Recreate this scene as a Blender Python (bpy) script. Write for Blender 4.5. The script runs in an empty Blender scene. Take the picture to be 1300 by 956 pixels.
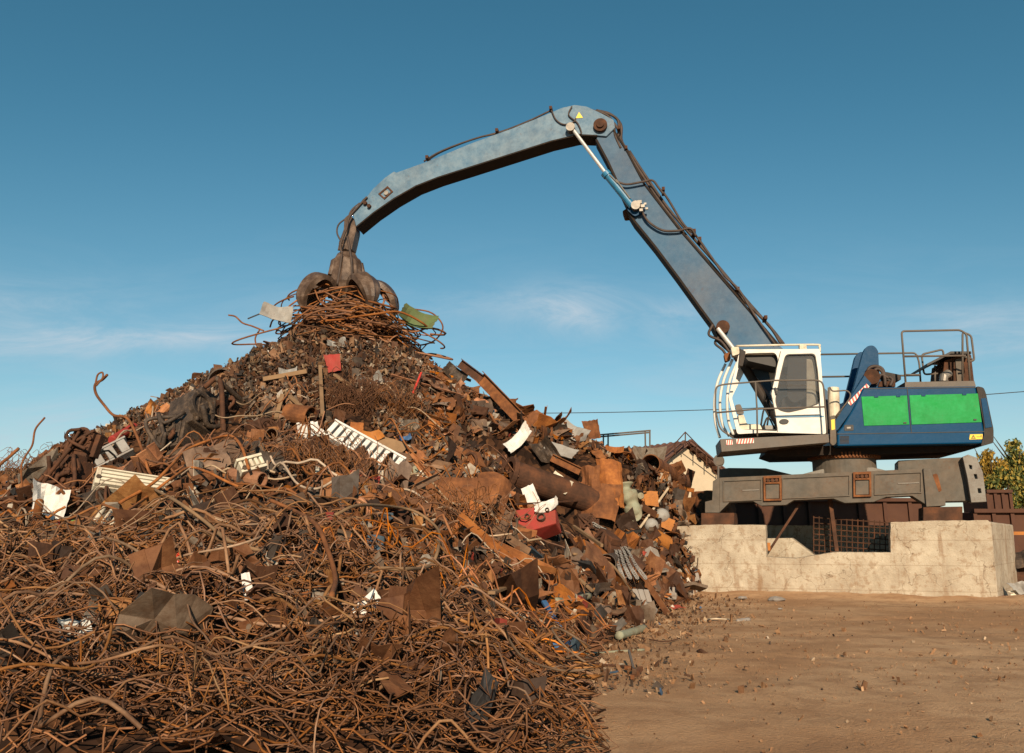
import bpy, math, random
import numpy as np
from mathutils import Vector, Matrix, noise
from mathutils.geometry import tessellate_polygon
R = math.radians
rng = random.Random(7)
nr = np.random.RandomState(11)
scene = bpy.context.scene
COL = scene.collection
# ------------------------------------------------------------------ camera
CAMH, FPX = 1.2, 1100.0
PITCH = math.atan((680 - 433.5) / FPX)
cd = bpy.data.cameras.new('camera'); cam = bpy.data.objects.new('camera', cd); COL.objects.link(cam)
cam.location = (0, 0, CAMH); cam.rotation_euler = (math.pi / 2 + PITCH, 0, 0)
cd.sensor_width = 36; cd.lens = 36 * FPX / 1300; cd.shift_y = -44.5 / 1300; cd.clip_end = 2000; cd.clip_start = .05
scene.camera = cam

def ray(x, y):
    u = (x - 650) / FPX; v = (433.5 - y) / FPX
    return Vector((u, math.cos(PITCH) - v * math.sin(PITCH), math.sin(PITCH) + v * math.cos(PITCH)))
EYE = Vector((0, 0, CAMH))
def at(x, y, Y):                      # point of the place at depth Y metres seen at (x, y) of the photo
    d = ray(x, y); return EYE + d * (Y / d.y)
def ground(x, y, z=0.0):
    d = ray(x, y); return EYE + d * ((z - CAMH) / d.z)

class Plane:                          # an upright plane: through p, its right-hand direction turned by yaw
    def __init__(s, p, yaw):
        s.p = Vector(p); a = R(yaw); s.u = Vector((math.cos(a), math.sin(a), 0)); s.n = Vector((-math.sin(a), math.cos(a), 0))
    def pt(s, x, y, off=0.0):
        d = ray(x, y); t = (s.p + s.n * off - EYE).dot(s.n) / d.dot(s.n); return EYE + d * t

# ------------------------------------------------------------------ mesh helpers
WLOC = {}
class Acc:
    def __init__(s): s.v = []; s.f = []
    def add(s, vs, fs):
        b = len(s.v); s.v.extend([tuple(v) for v in vs]); s.f.extend([tuple(i + b for i in f) for f in fs]); return s
    def build(s, name, mat, parent=None, smooth=False, bevel=0):
        vs = np.array(s.v, dtype=float); c = (vs.min(0) + vs.max(0)) / 2
        if parent is None: c[2] = vs[:, 2].min()
        me = bpy.data.meshes.new(name); me.from_pydata((vs - c).tolist(), [], s.f); me.update()
        if smooth: me.polygons.foreach_set('use_smooth', [True] * len(me.polygons))
        me.materials.append(mat)
        o = bpy.data.objects.new(name, me); COL.objects.link(o); o.location = c; WLOC[o.name] = Vector(c)
        if parent is not None:
            o.parent = parent; o.matrix_parent_inverse = Matrix.Translation(-WLOC[parent.name])
        if bevel:
            m = o.modifiers.new('bevel', 'BEVEL'); m.width = bevel; m.segments = 2; m.limit_method = 'ANGLE'; m.angle_limit = R(40)
        return o
def empty(name, loc):
    o = bpy.data.objects.new(name, None); COL.objects.link(o); o.location = loc; o.empty_display_size = .3
    WLOC[o.name] = Vector(loc); return o
def tag(o, label=None, cat=None, group=None, kind=None):
    if label: o['label'] = label
    if cat: o['category'] = cat
    if group: o['group'] = group
    if kind: o['kind'] = kind
    return o

def box_vf(c, ax, ay, az):            # centre, three half-axes
    c = Vector(c); vs = []
    for k in (-1, 1):
        for (i, j) in ((-1, -1), (1, -1), (1, 1), (-1, 1)):
            vs.append(c + Vector(ax) * i + Vector(ay) * j + Vector(az) * k)
    return vs, [(3, 2, 1, 0), (4, 5, 6, 7), (0, 1, 5, 4), (1, 2, 6, 5), (2, 3, 7, 6), (3, 0, 4, 7)]
def frame_of(d):
    d = d.normalized(); a = Vector((0, 0, 1)) if abs(d.z) < .9 else Vector((1, 0, 0))
    s = d.cross(a).normalized(); return d, s, s.cross(d)
def bar_vf(p, q, w, h, up=None):      # rectangular bar from p to q
    p, q = Vector(p), Vector(q); d, s, u = frame_of(q - p)
    if up is not None:
        s = d.cross(Vector(up)).normalized(); u = s.cross(d)
    return box_vf((p + q) / 2, (q - p) / 2, s * w / 2, u * h / 2)
def tube_vf(pts, r, n=8, caps=True, closed=False):
    pts = [Vector(p) for p in pts]; N = len(pts); rs = r if isinstance(r, (list, tuple)) else [r] * N
    vs = []; prev = None
    for i, p in enumerate(pts):
        d = (pts[min(i + 1, N - 1)] - pts[max(i - 1, 0)])
        if d.length < 1e-7: d = Vector((0, 0, 1))
        d.normalize()
        if prev is None: _, s, u = frame_of(d)
        else:
            s = prev - d * prev.dot(d)
            if s.length < 1e-5: _, s, u = frame_of(d)
            s.normalize(); u = s.cross(d)
        prev = s
        for k in range(n):
            a = 2 * math.pi * k / n; vs.append(p + (s * math.cos(a) + u * math.sin(a)) * rs[i])
    fs = [(i * n + k, i * n + (k + 1) % n, (i + 1) * n + (k + 1) % n, (i + 1) * n + k) for i in range(N - 1) for k in range(n)]
    if caps: fs += [tuple(range(n))[::-1], tuple((N - 1) * n + k for k in range(n))]
    return vs, fs
def pipe_vf(pts, r, t, n=20):         # open pipe with a wall
    vo, fo = tube_vf(pts, r, n, False); vi, fi = tube_vf(pts, (r - t) if not isinstance(r, list) else [q - t for q in r], n, False)
    b = len(vo); L = b - n
    fs = fo + [tuple(i + b for i in f[::-1]) for f in fi]
    fs += [(k, b + k, b + (k + 1) % n, (k + 1) % n) for k in range(n)] + [(L + k, L + (k + 1) % n, b + L + (k + 1) % n, b + L + k) for k in range(n)]
    return vo + vi, fs
def smooth_path(pts, k=6):            # Catmull-Rom
    P = [Vector(p) for p in pts]; P = [P[0] * 2 - P[1]] + P + [P[-1] * 2 - P[-2]]; out = []
    for i in range(1, len(P) - 2):
        for j in range(k):
            t = j / k; a, b, c, d = P[i - 1:i + 3]
            out.append(.5 * ((2 * b) + (c - a) * t + (2 * a - 5 * b + 4 * c - d) * t * t + (-a + 3 * b - 3 * c + d) * t ** 3))
    out.append(P[-2]); return out
def plate_vf(pl, loops, off, th):     # photo outline(s) on a plane, given a thickness away from the viewer; loops[1:] are holes
    L3 = [[pl.pt(x, y, off) for x, y in lp] for lp in loops]
    L2 = [[Vector(((p - pl.p).dot(pl.u), p.z, 0)) for p in lp] for lp in L3]
    flat = [p for lp in L3 for p in lp]; n = len(flat)
    tris = tessellate_polygon(L2); vs = flat + [p + pl.n * th for p in flat]
    fs = [tuple(t) for t in tris] + [tuple(i + n for i in t)[::-1] for t in tris]
    b = 0
    for lp in L3:
        m = len(lp); fs += [(b + i, b + (i + 1) % m, b + (i + 1) % m + n, b + i + n) for i in range(m)]; b += m
    return vs, fs
def rounded(pts, r=3, k=4):           # round the corners of a photo outline
    out = []; n = len(pts)
    for i in range(n):
        a, b, c = Vector(pts[i - 1]), Vector(pts[i]), Vector(pts[(i + 1) % n])
        p = b + (a - b).normalized() * min(r, (a - b).length * .45); q = b + (c - b).normalized() * min(r, (c - b).length * .45)
        for j in range(k + 1):
            t = j / k; w = (1 - t) ** 2 * p + 2 * t * (1 - t) * b + t * t * q; out.append((w.x, w.y))
    return out
def fixn(o):
    import bmesh
    bm = bmesh.new(); bm.from_mesh(o.data); bmesh.ops.recalc_face_normals(bm, faces=bm.faces); bm.to_mesh(o.data); bm.free(); return o

# ------------------------------------------------------------------ materials
def nodes(name):
    m = bpy.data.materials.new(name); m.use_nodes = True; nt = m.node_tree; return m, nt, nt.nodes['Principled BSDF']
def nd(nt, t, **kw):
    n = nt.nodes.new(t)
    for k, v in kw.items():
        if k in n.inputs: n.inputs[k].default_value = v
        else: setattr(n, k, v)
    return n
def ramp(nt, stops):
    n = nt.nodes.new('ShaderNodeValToRGB'); e = n.color_ramp.elements
    while len(e) < len(stops): e.new(.5)
    for i, (p, c) in enumerate(stops): e[i].position = p; e[i].color = (*c, 1) if len(c) == 3 else c
    return n
def mixc(nt, fac, a, b, mode='MIX'):
    n = nt.nodes.new('ShaderNodeMix'); n.data_type = 'RGBA'; n.blend_type = mode
    for s, v in ((0, fac), (6, a), (7, b)):
        if hasattr(v, 'is_linked') or hasattr(v, 'links'): nt.links.new(v, n.inputs[s])
        else: n.inputs[s].default_value = v if s == 0 else (*v, 1)
    return n.outputs[2]
def noise_n(nt, co, scale, detail=6, rough=.6, stretch=None):
    n = nd(nt, 'ShaderNodeTexNoise', Scale=scale, Detail=detail, Roughness=rough)
    if stretch:
        m = nt.nodes.new('ShaderNodeMapping'); m.inputs['Scale'].default_value = stretch; nt.links.new(co, m.inputs[0]); co = m.outputs[0]
    nt.links.new(co, n.inputs['Vector']); return n.outputs['Fac']
def thr(nt, f, lo, hi):
    r = ramp(nt, [(lo, (0, 0, 0)), (hi, (1, 1, 1))]); nt.links.new(f, r.inputs[0]); return r.outputs[0]
def bump(nt, bs, h, s=.3, d=.02):
    b = nd(nt, 'ShaderNodeBump', Strength=s, Distance=d); nt.links.new(h, b.inputs['Height']); nt.links.new(b.outputs[0], bs.inputs['Normal'])
def obco(nt): return nt.nodes.new('ShaderNodeTexCoord').outputs['Object']
RUST = [(.075, .03, .014), (.16, .062, .024), (.27, .105, .036)]
def painted(name, col, wear=.45, rust=.35, rough=.45, dirt=(.16, .1, .06), dirtamt=.35, scale=3, metal=0, fade=None, fadeamt=.5, stretch=None, spec=.25):
    m, nt, bs = nodes(name); co = obco(nt)
    big = noise_n(nt, co, scale, 8, .62, stretch); fine = noise_n(nt, co, scale * 9, 6, .7, stretch)
    c = mixc(nt, thr(nt, big, .35, .7), col, tuple(k * .8 for k in col))
    if fade:
        c = mixc(nt, 1, c, mixc(nt, thr(nt, noise_n(nt, co, scale * 1.7, 8, .7, stretch), .5 - fadeamt * .25, .62), c, fade))
    md = nt.nodes.new('ShaderNodeMath'); md.operation = 'MULTIPLY'; nt.links.new(thr(nt, noise_n(nt, co, scale * .7, 7, .65), .4, .75), md.inputs[0]); md.inputs[1].default_value = dirtamt
    c = mixc(nt, md.outputs[0], c, dirt)
    mm = nt.nodes.new('ShaderNodeMath'); mm.operation = 'MULTIPLY'
    nt.links.new(thr(nt, fine, .62 - .2 * rust, .72 - .12 * rust), mm.inputs[0]); nt.links.new(thr(nt, big, .62 - .25 * wear, .7), mm.inputs[1])
    c = mixc(nt, mm.outputs[0], c, (.13, .055, .026))
    nt.links.new(c, bs.inputs['Base Color']); bs.inputs['Roughness'].default_value = rough; bs.inputs['Metallic'].default_value = metal; bs.inputs['Specular IOR Level'].default_value = spec
    rr = nt.nodes.new('ShaderNodeMapRange'); rr.inputs['To Min'].default_value = rough - .12; rr.inputs['To Max'].default_value = min(1, rough + .25)
    nt.links.new(fine, rr.inputs[0]); nt.links.new(rr.outputs[0], bs.inputs['Roughness'])
    bump(nt, bs, fine, .25, .01); return m
def rusty(name, tones=RUST, scale=4, rough=.85, island=False, objrand=False, pale=None, paleamt=.1, varr=.5, bmp=.5):
    m, nt, bs = nodes(name); co = obco(nt)
    f = noise_n(nt, co, scale, 8, .65); r = ramp(nt, [(.3, tones[0]), (.5, tones[1]), (.7, tones[2])]); nt.links.new(f, r.inputs[0]); c = r.outputs[0]
    src = None
    if island: src = nt.nodes.new('ShaderNodeNewGeometry').outputs['Random Per Island']
    if objrand: src = nt.nodes.new('ShaderNodeObjectInfo').outputs['Random']
    if src is not None:
        h = nt.nodes.new('ShaderNodeHueSaturation'); nt.links.new(c, h.inputs['Color'])
        a = nt.nodes.new('ShaderNodeMapRange'); a.inputs['To Min'].default_value = 1 - varr; a.inputs['To Max'].default_value = 1 + varr * 1.3; nt.links.new(src, a.inputs[0]); nt.links.new(a.outputs[0], h.inputs['Value'])
        w = nd(nt, 'ShaderNodeTexWhiteNoise'); w.noise_dimensions = '1D'; nt.links.new(src, w.inputs['W'])
        b = nt.nodes.new('ShaderNodeMapRange'); b.inputs['To Min'].default_value = .82; b.inputs['To Max'].default_value = 1.15; nt.links.new(w.outputs[0], b.inputs[0]); nt.links.new(b.outputs[0], h.inputs['Saturation'])
        c = h.outputs[0]
        if pale: c = mixc(nt, thr(nt, w.outputs[0], 1 - paleamt, 1.001 - paleamt), c, pale)
    nt.links.new(c, bs.inputs['Base Color']); bs.inputs['Roughness'].default_value = rough; bs.inputs['Specular IOR Level'].default_value = .25
    if bmp: bump(nt, bs, noise_n(nt, co, scale * 7, 5, .7), bmp, .01)
    return m
def scrapmix(name, stops, rough=.75, bmp=True):     # a colour per loose piece
    m, nt, bs = nodes(name); src = nt.nodes.new('ShaderNodeNewGeometry').outputs['Random Per Island']; r = ramp(nt, stops); r.color_ramp.interpolation = 'CONSTANT'
    nt.links.new(src, r.inputs[0]); co = obco(nt); f = noise_n(nt, co, 9, 5, .7)
    c = mixc(nt, thr(nt, f, .35, .7), r.outputs[0], mixc(nt, 1, r.outputs[0], (.55, .42, .32), 'MULTIPLY')); c = mixc(nt, thr(nt, noise_n(nt, co, 1.1, 5, .6), .42, .58), c, mixc(nt, 1, c, (.5, .46, .42), 'MULTIPLY')); nt.links.new(c, bs.inputs['Base Color'])
    bs.inputs['Roughness'].default_value = rough; bs.inputs['Specular IOR Level'].default_value = .3
    if bmp: bump(nt, bs, noise_n(nt, co, 30, 4, .6), .4, .01)
    return m
def plain(name, col, rough=.6, metal=0, var=.25, scale=6):
    m, nt, bs = nodes(name); co = obco(nt); f = noise_n(nt, co, scale, 6, .65)
    c = mixc(nt, thr(nt, f, .35, .65), tuple(k * (1 - var) for k in col), tuple(min(1, k * (1 + var)) for k in col)); nt.links.new(c, bs.inputs['Base Color'])
    bs.inputs['Roughness'].default_value = rough; bs.inputs['Metallic'].default_value = metal; return m

M = dict(
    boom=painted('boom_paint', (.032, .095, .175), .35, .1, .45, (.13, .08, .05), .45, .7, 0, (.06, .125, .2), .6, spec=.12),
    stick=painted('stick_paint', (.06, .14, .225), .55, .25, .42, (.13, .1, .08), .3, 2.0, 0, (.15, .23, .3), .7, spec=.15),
    shadesteel=painted('shade_steel', (.018, .013, .01), .5, .4, .8, (.035, .02, .012), .5, 2),  # near-black: shade under body, platform and boom put into the colour
    blue=painted('body_blue', (.0, .048, .125), .1, .1, .4, (.015, .045, .075), .25, 1.2, spec=.12),
    green=painted('panel_green', (.01, .26, .055), .2, .12, .55, (.03, .17, .05), .55, 2.6, 0, (.02, .32, .09), .6, spec=.15),
    white=painted('cab_white', (.72, .7, .64), .25, .15, .4, (.4, .33, .25), .3, 2.5),
    grey=painted('chassis_grey', (.082, .073, .06), .5, .4, .6, (.16, .105, .065), .55, 2.2, 0, (.115, .102, .085), .5),
    palegrey=painted('worn_grey', (.22, .205, .18), .7, .6, .5, (.12, .09, .07), .5, 4),
    dark=painted('dark_steel', (.028, .025, .023), .3, .3, .6, (.07, .045, .03), .5, 3),
    rail=painted('rail_grey', (.12, .105, .09), .4, .4, .5, (.15, .1, .07), .4, 4),
    black=plain('black_rubber', (.018, .016, .015), .6),
    rust=rusty('rust'), rustdark=rusty('rust_dark', [(.035, .018, .011), (.07, .032, .018), (.13, .052, .024)]),
    rustorange=rusty('rust_orange', [(.15, .052, .018), (.29, .1, .027), (.43, .165, .042)], 5),
    grapple=rusty('grapple_steel', [(.035, .022, .016), (.085, .055, .038), (.19, .135, .1)], 3.5, .45, bmp=.4),
    chrome=plain('chrome', (.55, .53, .5), .35, .5, .1), steel=plain('bright_steel', (.2, .18, .155), .5, .3, .3),
    cylblue=plain('cylinder_blue', (.02, .14, .26), .35, 0, .2),
    hose=plain('hose_rubber', (.05, .032, .024), .7, 0, .4),
    ywarn=plain('warning_yellow', (.75, .5, .02), .5, 0, .08), red=plain('marker_red', (.6, .05, .03), .5, 0, .15), mwhite=plain('marker_white', (.7, .66, .6), .5, 0, .1),
    cream=painted('cream_enamel', (.66, .6, .47), .5, .5, .45, (.3, .2, .12), .4, 5), creamwall=painted('cream_wall', (.62, .52, .38), .05, .05, .8, (.42, .33, .22), .5, .8),
    whitesheet=painted('white_sheet', (.7, .68, .64), .5, .5, .5, (.25, .17, .1), .35, 5),
    redpaint=painted('red_paint', (.32, .035, .028), .8, .7, .6, (.2, .07, .04), .5, 5), greenpaint=painted('olive_paint', (.1, .14, .055), .7, .6, .6, (.14, .09, .05), .4, 4),
    orangepaint=painted('orange_paint', (.4, .15, .03), .7, .6, .6, (.25, .1, .04), .4, 5),
    palegreen=painted('pale_green', (.27, .28, .2), .7, .6, .6, (.2, .13, .07), .7, 7), bluepaint=painted('scrap_blue', (.04, .12, .27), .5, .5, .5, (.12, .09, .07), .5, 6),
    wood=painted('weathered_wood', (.26, .16, .085), .2, .2, .85, (.13, .08, .045), .6, 5, stretch=(1, 1, 1)),
    greasy=rusty('greasy_iron', [(.025, .019, .015), (.06, .043, .032), (.14, .095, .062)], 6, .55, bmp=.8),
    greypiece=painted('grey_sheet', (.3, .29, .27), .6, .5, .5, (.16, .1, .06), .4, 5),
    block=painted('brick_grey', (.3, .27, .24), .2, .3, .9, (.22, .15, .1), .5, 8), rope=plain('pale_stick', (.5, .4, .28), .7),
    redbright=plain('red_plastic', (.75, .05, .015), .35, 0, .15), greenplastic=plain('green_plastic', (.12, .4, .08), .4), clear=plain('pale_plastic', (.55, .55, .52), .3),
)
def glass(name, col, alpha):
    m, nt, bs = nodes(name); bs.inputs['Base Color'].default_value = (*col, 1); bs.inputs['Roughness'].default_value = .06; bs.inputs['Alpha'].default_value = alpha; return m
M['bin'] = painted('bin_red', (.085, .042, .03), .5, .5, .75, (.12, .06, .035), .5, 2, spec=.1)  # red-brown rust, darkened so the container under the crane looks shaded
M['glass'] = glass('cab_glass', (.12, .12, .12), .32)

# ================================================================== WORLD, SUN
SUN_EL, SUN_AZ = 23, 179              # degrees; azimuth clockwise from +Y (camera looks along +Y)
w = bpy.data.worlds.new('World'); scene.world = w; w.use_nodes = True; nt = w.node_tree
bg = nt.nodes['Background']; sky = nt.nodes.new('ShaderNodeTexSky'); sky.sky_type = 'NISHITA'; sky.sun_disc = False
sky.sun_elevation = R(SUN_EL); sky.sun_rotation = R(SUN_AZ); sky.air_density = 1.0; sky.dust_density = 0.0; sky.ozone_density = 2.2; sky.altitude = 300
tc = nt.nodes.new('ShaderNodeTexCoord'); sep = nt.nodes.new('ShaderNodeSeparateXYZ'); nt.links.new(tc.outputs['Generated'], sep.inputs[0])
hs = nd(nt, 'ShaderNodeHueSaturation', Hue=.4715, Saturation=1.22, Value=.93); nt.links.new(sky.outputs[0], hs.inputs['Color'])
def mth(op, a, b=None, clamp=False):
    n = nt.nodes.new('ShaderNodeMath'); n.operation = op; n.use_clamp = clamp
    for i, v in enumerate((a, b)):
        if v is None: continue
        if isinstance(v, (int, float)): n.inputs[i].default_value = v
        else: nt.links.new(v, n.inputs[i])
    return n.outputs[0]
az = mth('DIVIDE', sep.outputs[0], sep.outputs[1]); el = mth('DIVIDE', sep.outputs[2], sep.outputs[1])   # bearings of a direction ahead
comb = nt.nodes.new('ShaderNodeCombineXYZ'); nt.links.new(az, comb.inputs[0]); nt.links.new(el, comb.inputs[1])
wn = nd(nt, 'ShaderNodeTexNoise', Scale=4.5, Detail=12, Roughness=.68, Distortion=.9)
mp = nt.nodes.new('ShaderNodeMapping'); mp.inputs['Scale'].default_value = (1, 4.2, 1); mp.inputs['Rotation'].default_value = (0, 0, R(-6)); nt.links.new(comb.outputs[0], mp.inputs[0]); nt.links.new(mp.outputs[0], wn.inputs['Vector'])
veil = mth('MULTIPLY', thr(nt, wn.outputs['Fac'], .44, .76), .42)
hz = mth('MULTIPLY', mth('POWER', mth('SUBTRACT', 1.0, mth('MULTIPLY', el, 1.7), True), 2.0), .3)
cl = mth('MULTIPLY', veil, mth('MULTIPLY', mth('SUBTRACT', 1.0, mth('MULTIPLY', el, 2.6), True), .9))
for (cx, cy, sx, sy, amp) in ((-.56, .225, .2, .018, .4), (-.35, .23, .1, .014, .35), (-.62, .27, .13, .025, .22), (.07, .262, .06, .026, .5), (.2, .255, .035, .024, .3), (.56, .235, .12, .03, .32), (.36, .2, .1, .02, .2), (-.45, .12, .25, .03, .2), (-.1, .27, .2, .02, .14)):
    a = mth('DIVIDE', mth('SUBTRACT', az, cx), sx); b = mth('DIVIDE', mth('SUBTRACT', el, cy), sy)
    g = mth('POWER', 2.718, mth('MULTIPLY', mth('ADD', mth('MULTIPLY', a, a), mth('MULTIPLY', b, b)), -1.0))
    n2 = thr(nt, wn.outputs['Fac'], .3, .75)
    cl = mth('ADD', cl, mth('MULTIPLY', mth('MULTIPLY', g, n2), amp * 2.6))
cl = mth('ADD', cl, hz)
cl = mth('MULTIPLY', cl, mth('GREATER_THAN', sep.outputs[1], .02), True)
skyc = mixc(nt, cl, hs.outputs[0], (5.3, 6.4, 7.3)); nt.links.new(skyc, bg.inputs['Color']); bg.inputs['Strength'].default_value = .074
sd = bpy.data.lights.new('sun', 'SUN'); so = bpy.data.objects.new('sun', sd); COL.objects.link(so)
sd.energy = 5.0; sd.angle = R(.6); sd.color = (1, .8, .57)
e, a = R(SUN_EL), R(SUN_AZ); tosun = Vector((math.sin(a) * math.cos(e), math.cos(a) * math.cos(e), math.sin(e)))
so.rotation_euler = tosun.to_track_quat('Z', 'Y').to_euler(); so.location = tosun * 60
vs_ = scene.view_settings; vs_.view_transform = 'Standard'; vs_.look = 'None'; vs_.exposure = .38; vs_.gamma = 1

# ================================================================== HEAP SHAPE
XB = ([-5, 5, 7.7, 10, 12, 15, 18, 18.9, 22, 24, 40], [.5, .35, .45, .95, 1.6, 2.6, 3.3, 3.85, 4.7, 8, 8])
PK = (-4.35, 21.3)
CONES = [(*PK, 6.75, .66), (-6.3, 13.0, 2.2, .4), (-9, 15, 1.9, .3), (-3.6, 13.5, 2.75, .4), (-0.2, 14.2, 2.35, .42), (.5, 19.6, 3.75, .5), (2.1, 20.4, 3.2, .5), (3.3, 20.5, 2.2, .5), (4.8, 22.6, 1.45, .4),
         (-.75, 8.9, 1.55, .46), (-3.0, 8.7, 1.3, .27), (-5.6, 8.4, 1.2, .25), (-1.6, 11, 1.7, .3)]
def H(x, y):
    x = np.asarray(x, float); y = np.asarray(y, float); h = np.full(np.broadcast(x, y).shape, -1.0); k = 9.0; acc = 0
    for (cx, cy, hh, s) in CONES:
        acc = acc + np.exp(k * (hh - s * np.sqrt((x - cx) ** 2 + (y - cy) ** 2 + .15)))
    h = np.log(acc) / k
    h = h + .1 * np.sin(x * 2.3 + y * 1.1) * np.sin(y * 2.9 - x * .7) + .05 * np.sin(x * 6.1 + 1) * np.sin(y * 5.3 + x)
    xb = np.interp(y, XB[0], XB[1]) + .12 * np.sin(y * 3.1) + .07 * np.sin(y * 7.7)
    d = xb - x
    return np.minimum(h, np.where(d > 0, np.interp(y, [6, 9, 14, 17.5, 19], [.6, .5, .55, .75, 3]) * d, 2 * d))
def Hf(x, y): return float(H(x, y))
def hit(px, py, lift=0.0):            # where a line of sight meets the heap (or the ground)
    d = ray(px, py); d = d / d.y; Y = 4.5
    ys = np.arange(4.5, 30, .04); z = CAMH + d.z * ys; hh = np.maximum(H(d.x * ys, ys), 0) + lift
    idx = np.nonzero(z < hh)[0]
    if len(idx) == 0:
        k = int(np.argmin(z - hh)); Y = float(ys[k])
        return Vector((d.x * Y, Y, CAMH + d.z * Y))
    Y = float(ys[idx[0]]); return Vector((d.x * Y, Y, CAMH + d.z * Y))
def norm_at(x, y):
    e = .15; return Vector((-(Hf(x + e, y) - Hf(x - e, y)) / (2 * e), -(Hf(x, y + e) - Hf(x, y - e)) / (2 * e), 1)).normalized()

# ------------------------------------------------------------------ ground
m, nt, bs = nodes('dirt'); co = obco(nt)
n1 = noise_n(nt, co, .35, 8, .6); n2 = noise_n(nt, co, 3, 8, .7); n3 = noise_n(nt, co, 40, 5, .7); n4 = noise_n(nt, co, .8, 7, .65, (.6, 1.3, 1))
c = mixc(nt, thr(nt, n1, .42, .58), (.42, .235, .12), (.53, .33, .185)); c = mixc(nt, thr(nt, n4, .5, .68), c, (.35, .195, .1)); 
mm = nt.nodes.new('ShaderNodeMath'); mm.operation = 'MULTIPLY'; nt.links.new(thr(nt, n2, .48, .62), mm.inputs[0]); mm.inputs[1].default_value = .6
c = mixc(nt, mm.outputs[0], c, (.31, .17, .088)); c = mixc(nt, thr(nt, n3, .66, .76), c, (.5, .36, .23))
nt.links.new(c, bs.inputs['Base Color']); bs.inputs['Roughness'].default_value = .95; bs.inputs['Specular IOR Level'].default_value = .15
ad = nt.nodes.new('ShaderNodeMath'); ad.operation = 'ADD'; nt.links.new(n2, ad.inputs[0]); nt.links.new(n3, ad.inputs[1]); bump(nt, bs, ad.outputs[0], .8, .035); M['dirt'] = m
def graded(lo, hi, fine_lo, fine_hi, step, far):
    a = list(np.arange(fine_lo, fine_hi, step)); out = a[:]; s = step; x = fine_hi
    while x < hi: out.append(x); s *= 1.35; x += s
    out.append(hi); s = step; x = fine_lo - step
    pre = []
    while x > lo: pre.append(x); s *= 1.35; x -= s
    pre.append(lo); return sorted(pre + out)
gx = graded(-900, 900, -2, 14, .14, 1); gy = graded(-200, 1600, 3, 20, .14, 1); A = Acc(); nx = len(gx)
vs = []
for y in gy:
    for x in gx:
        z = 0
        if -40 < x < 40 and -5 < y < 60:
            z = .03 * noise.noise((x * .6, y * .8, 0)) + .012 * noise.noise((x * 1.9, y * 2.1, 4)) + .008 * noise.noise((x * 6, y * 6, 9))
            for rr0 in (9.2, 11.0, 13.1): z -= .022 * math.exp(-((y - rr0 - .12 * (x - 4) - .25 * math.sin(x * .5)) / .16) ** 2) * (x > 1.5)
            if 2.5 < x < 10.5 and 15 < y < 20.5:          # earth banked against the plinth
                dd = abs((y - 16.97) + .364 * (x - 9.13)); z += max(0, .1 - .12 * dd) * (1 + .8 * noise.noise((x * 1.3, 3, 0)))
        vs.append((x, y, z))
A.add(vs, [(j * nx + i, j * nx + i + 1, (j + 1) * nx + i + 1, (j + 1) * nx + i) for j in range(len(gy) - 1) for i in range(nx - 1)])
tag(A.build('ground', M['dirt'], smooth=True), 'brown packed dirt yard in front of the scrap heap', 'ground', kind='structure')

# ================================================================== CONCRETE PLINTH
m, nt, bs = nodes('concrete'); co = obco(nt)
a1 = noise_n(nt, co, 1.6, 9, .65); a2 = noise_n(nt, co, 7, 8, .7); a3 = noise_n(nt, co, 2.2, 6, .6, (2.2, 2.2, .35))
c = mixc(nt, thr(nt, a1, .35, .65), (.31, .25, .18), (.49, .425, .325)); c = mixc(nt, thr(nt, a3, .56, .72), c, (.24, .15, .085)); 
mm = nt.nodes.new('ShaderNodeMath'); mm.operation = 'MULTIPLY'; nt.links.new(thr(nt, a2, .52, .6), mm.inputs[0]); mm.inputs[1].default_value = .55
c = mixc(nt, mm.outputs[0], c, (.25, .16, .09)); c = mixc(nt, thr(nt, noise_n(nt, co, 13, 5, .8), .63, .7), c, (.6, .52, .4)); vo = nd(nt, 'ShaderNodeTexVoronoi', Scale=.9); vo.feature = 'DISTANCE_TO_EDGE'; wv = nt.nodes.new('ShaderNodeVectorMath'); wv.operation = 'ADD'; nz_ = nd(nt, 'ShaderNodeTexNoise', Scale=2.5, Detail=8); nt.links.new(co, nz_.inputs['Vector']); nt.links.new(co, wv.inputs[0]); nt.links.new(nz_.outputs['Color'], wv.inputs[1]); nt.links.new(wv.outputs[0], vo.inputs['Vector'])
crk = mixc(nt, thr(nt, vo.outputs['Distance'], .002, .009), (.5, .45, .4), (1, 1, 1)); c = mixc(nt, 1, c, crk, 'MULTIPLY')
sp_ = nt.nodes.new('ShaderNodeSeparateXYZ'); nt.links.new(co, sp_.inputs[0]); fm = nt.nodes.new('ShaderNodeMath'); fm.operation = 'PINGPONG'; nt.links.new(sp_.outputs[2], fm.inputs[0]); fm.inputs[1].default_value = .24
c = mixc(nt, 1, c, mixc(nt, thr(nt, fm.outputs[0], .003, .011), (.78, .74, .7), (1, 1, 1)), 'MULTIPLY')
c = mixc(nt, thr(nt, noise_n(nt, co, 28, 4, .7), .66, .7), c, (.16, .11, .07))
nt.links.new(c, bs.inputs['Base Color'])
bs.inputs['Roughness'].default_value = .92; ad = nt.nodes.new('ShaderNodeMath'); ad.operation = 'ADD'; nt.links.new(a2, ad.inputs[0]); nt.links.new(noise_n(nt, co, 35, 5, .7), ad.inputs[1]); bump(nt, bs, ad.outputs[0], .6, .03); M['concrete'] = m
PB = Plane((9.13, 16.97, 0), -19)
def densify(loop, step=6):
    out = []
    for i, p in enumerate(loop):
        q = loop[(i + 1) % len(loop)]; L = math.hypot(q[0] - p[0], q[1] - p[1]); k = max(1, int(L / step))
        for j in range(k): out.append((p[0] + (q[0] - p[0]) * j / k + rng.uniform(-.5, .5) * (j > 0), p[1] + (q[1] - p[1]) * j / k + rng.uniform(-.3, .3)))
    return out
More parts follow.
